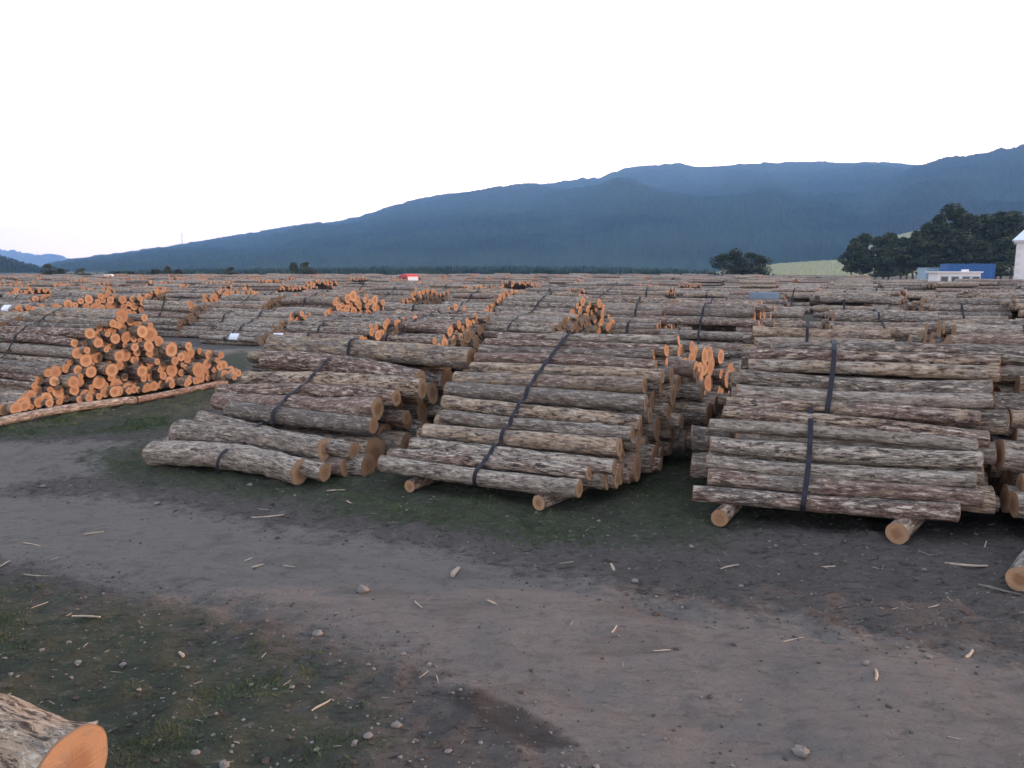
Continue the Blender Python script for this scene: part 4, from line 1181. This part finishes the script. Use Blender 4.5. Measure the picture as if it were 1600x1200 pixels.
# red truck with a log trailer frame
q = at_dist(640, 421, 115)
T_ = empty('truck', (q[0], q[1], 0), math.radians(-52), 'red truck cab with an empty grey trailer frame far back among the stacks', 'truck'); T_.scale = (.88, .88, .88)
bm = bmesh.new()
prof = [(-1.1, .55), (1.05, .55), (1.10, 1.3), (0.95, 2.35), (0.70, 2.62), (-1.0, 2.68), (-1.1, 2.5)]
vs = [[bm.verts.new((x, y, z)) for x, z in prof] for y in (-1.15, 1.15)]
n = len(prof)
bm.faces.new(vs[0]); bm.faces.new(vs[1][::-1])
for i in range(n): bm.faces.new((vs[0][i], vs[1][i], vs[1][(i + 1) % n], vs[0][(i + 1) % n]))
bmesh.ops.recalc_face_normals(bm, faces=bm.faces[:])
bmesh.ops.bevel(bm, geom=bm.edges[:], offset=.06, segments=2, affect='EDGES')
me = bpy.data.meshes.new('cab'); bm.to_mesh(me); bm.free(); me.materials.append(RED); cab = link('cab', me, T_)
bm = bmesh.new()
wv = [bm.verts.new(p) for p in ((1.125, -1.0, 1.35), (1.125, 1.0, 1.35), (1.0, .95, 2.22), (1.0, -.95, 2.22))]
wv2 = [bm.verts.new((p.co.x - .1, p.co.y, p.co.z)) for p in wv]
bm.faces.new(wv); bm.faces.new(wv2[::-1])
for i in range(4): bm.faces.new((wv[i], wv2[i], wv2[(i + 1) % 4], wv[(i + 1) % 4]))
me = bpy.data.meshes.new('windscreen'); bm.to_mesh(me); bm.free(); me.materials.append(flat('pale_glass', (.45, .52, .58), .15, .05, 1, spec=.6)); link('windscreen', me, T_)
for sy in (-1, 1):
    box('side_window', -.35, .6, sy * 1.16 - .012, sy * 1.16 + .012, 1.45, 2.15, GLASS, T_)
    box('headlight', 1.06, 1.14, sy * .85 - .18, sy * .85 + .18, .75, .95, WHITE, T_)
    box('mirror', .95, 1.1, sy * 1.32 - .09, sy * 1.32 + .09, 1.5, 2.0, RUB, T_)
box('bumper', 1.02, 1.2, -1.15, 1.15, .35, .62, RED, T_)
box('chassis', -8.6, 1.0, -.4, .4, .62, .85, STEEL, T_)
for x in (-8.2, -6.2, -4.2, -2.2):
    box('bolster', x - .08, x + .08, -1.2, 1.2, .85, 1.05, STEEL, T_)
    for sy in (-1, 1): box('stake', x - .06, x + .06, sy * 1.14 - .05, sy * 1.14 + .05, 1.05, 2.35, STEEL, T_)
box('headboard', -1.45, -1.35, -1.15, 1.15, .9, 2.4, STEEL, T_)
def wheel(x, y, r, parent):
    bm = bmesh.new()
    bmesh.ops.create_cone(bm, cap_ends=True, segments=20, radius1=r, radius2=r, depth=.32, matrix=Matrix.Translation((x, y, r)) @ Matrix.Rotation(math.pi / 2, 4, 'X'))
    bmesh.ops.bevel(bm, geom=bm.edges[:], offset=.03, segments=1, affect='EDGES')
    me = bpy.data.meshes.new('wheel'); bm.to_mesh(me); bm.free(); me.materials.append(RUB); w = link('wheel', me, parent)
    bm = bmesh.new()
    bmesh.ops.create_cone(bm, cap_ends=True, segments=16, radius1=r * .55, radius2=r * .5, depth=.36, matrix=Matrix.Translation((x, y, r)) @ Matrix.Rotation(math.pi / 2, 4, 'X'))
    me = bpy.data.meshes.new('rim'); bm.to_mesh(me); bm.free(); me.materials.append(WHITE); link('rim', me, w)
for x in (.1, -3.0, -6.6, -7.8):
    for y in (-.95, .95): wheel(x, y, .5, T_)

# small white van on the left behind the stacks
q = at_dist(162, 421, 185)
v_ = empty('van', (q[0], q[1], 0), math.radians(12), 'small white van far back on the left behind the stacks', 'van'); v_.scale = (.8, .8, .8)
bm = bmesh.new()
prof = [(0, .4), (0, 2.1), (3.0, 2.15), (3.7, 1.35), (4.4, 1.15), (4.5, .4)]
vs = [[bm.verts.new((x * .65, y, z * 1.15)) for x, z in prof] for y in (-.85, .85)]
n = len(prof); bm.faces.new(vs[0]); bm.faces.new(vs[1][::-1])
for i in range(n): bm.faces.new((vs[0][i], vs[1][i], vs[1][(i + 1) % n], vs[0][(i + 1) % n]))
bmesh.ops.recalc_face_normals(bm, faces=bm.faces[:]); bmesh.ops.bevel(bm, geom=bm.edges[:], offset=.05, segments=1, affect='EDGES')
me = bpy.data.meshes.new('body'); bm.to_mesh(me); bm.free(); me.materials.append(WHITE); link('body', me, v_)
box('side_window', .75, 1.45, -.88, -.84, 1.5, 2.2, GLASS, v_)
box('door_window', 1.6, 2.0, -.88, -.84, 1.5, 2.2, GLASS, v_)
for x in (.6, 2.3):
    for y in (-.8, .8): wheel(x, y, .33, v_)

# lattice mast on the ridge
q = at_dist(285, 381, 3300)
M_ = empty('radio_mast', (q[0], q[1], q[2] - 4), 0, 'thin radio mast standing on the ridge at the left', 'mast')
hm = 50
for sx, sy in ((-1, -1), (1, -1), (0, 1)):
    bm = bmesh.new()
    bmesh.ops.create_cone(bm, segments=6, radius1=.45, radius2=.3, depth=hm, cap_ends=True, matrix=Matrix.Translation((sx * 1.2, sy * 1.0, hm / 2)))
    me = bpy.data.meshes.new('leg'); bm.to_mesh(me); bm.free(); me.materials.append(STEEL); link('leg', me, M_)
for i in range(12): box('brace', -1.5, 1.5, -1.2, 1.2, 2 + i * 4, 2.3 + i * 4, STEEL, M_)

# blue tarpaulin over the logs, right of the middle
def tarp():
    q = at(1172, 460, 1.78); D, R = axes(20)
    nn = 16; V = []; F = []
    g = np.random.default_rng(4)
    for lay in (0, .02):
        for i in range(nn):
            for j in range(nn):
                a, b = i / (nn - 1), j / (nn - 1)
                z = 0.05 * math.sin(a * 17) * math.sin(b * 9) + 0.05 - 0.9 * max(0, .3 - b)
                V.append(q + D * a * 1.35 + R * (b * 1.5 - 0.3) + [0, 0, z + lay])
    for lay in range(2):
        for i in range(nn - 1):
            for j in range(nn - 1):
                k = lay * nn * nn + i * nn + j; F.append((k, k + 1, k + nn + 1, k + nn))
    me = mesh_np('tarpaulin', np.array(V), np.array(F), mats=[flat('tarp_blue', (0.09, 0.125, 0.16), .8, .2, 2)])
    tag(link('tarpaulin', me), 'faded blue tarpaulin lying over a log stack in the right background', 'tarpaulin')
tarp()
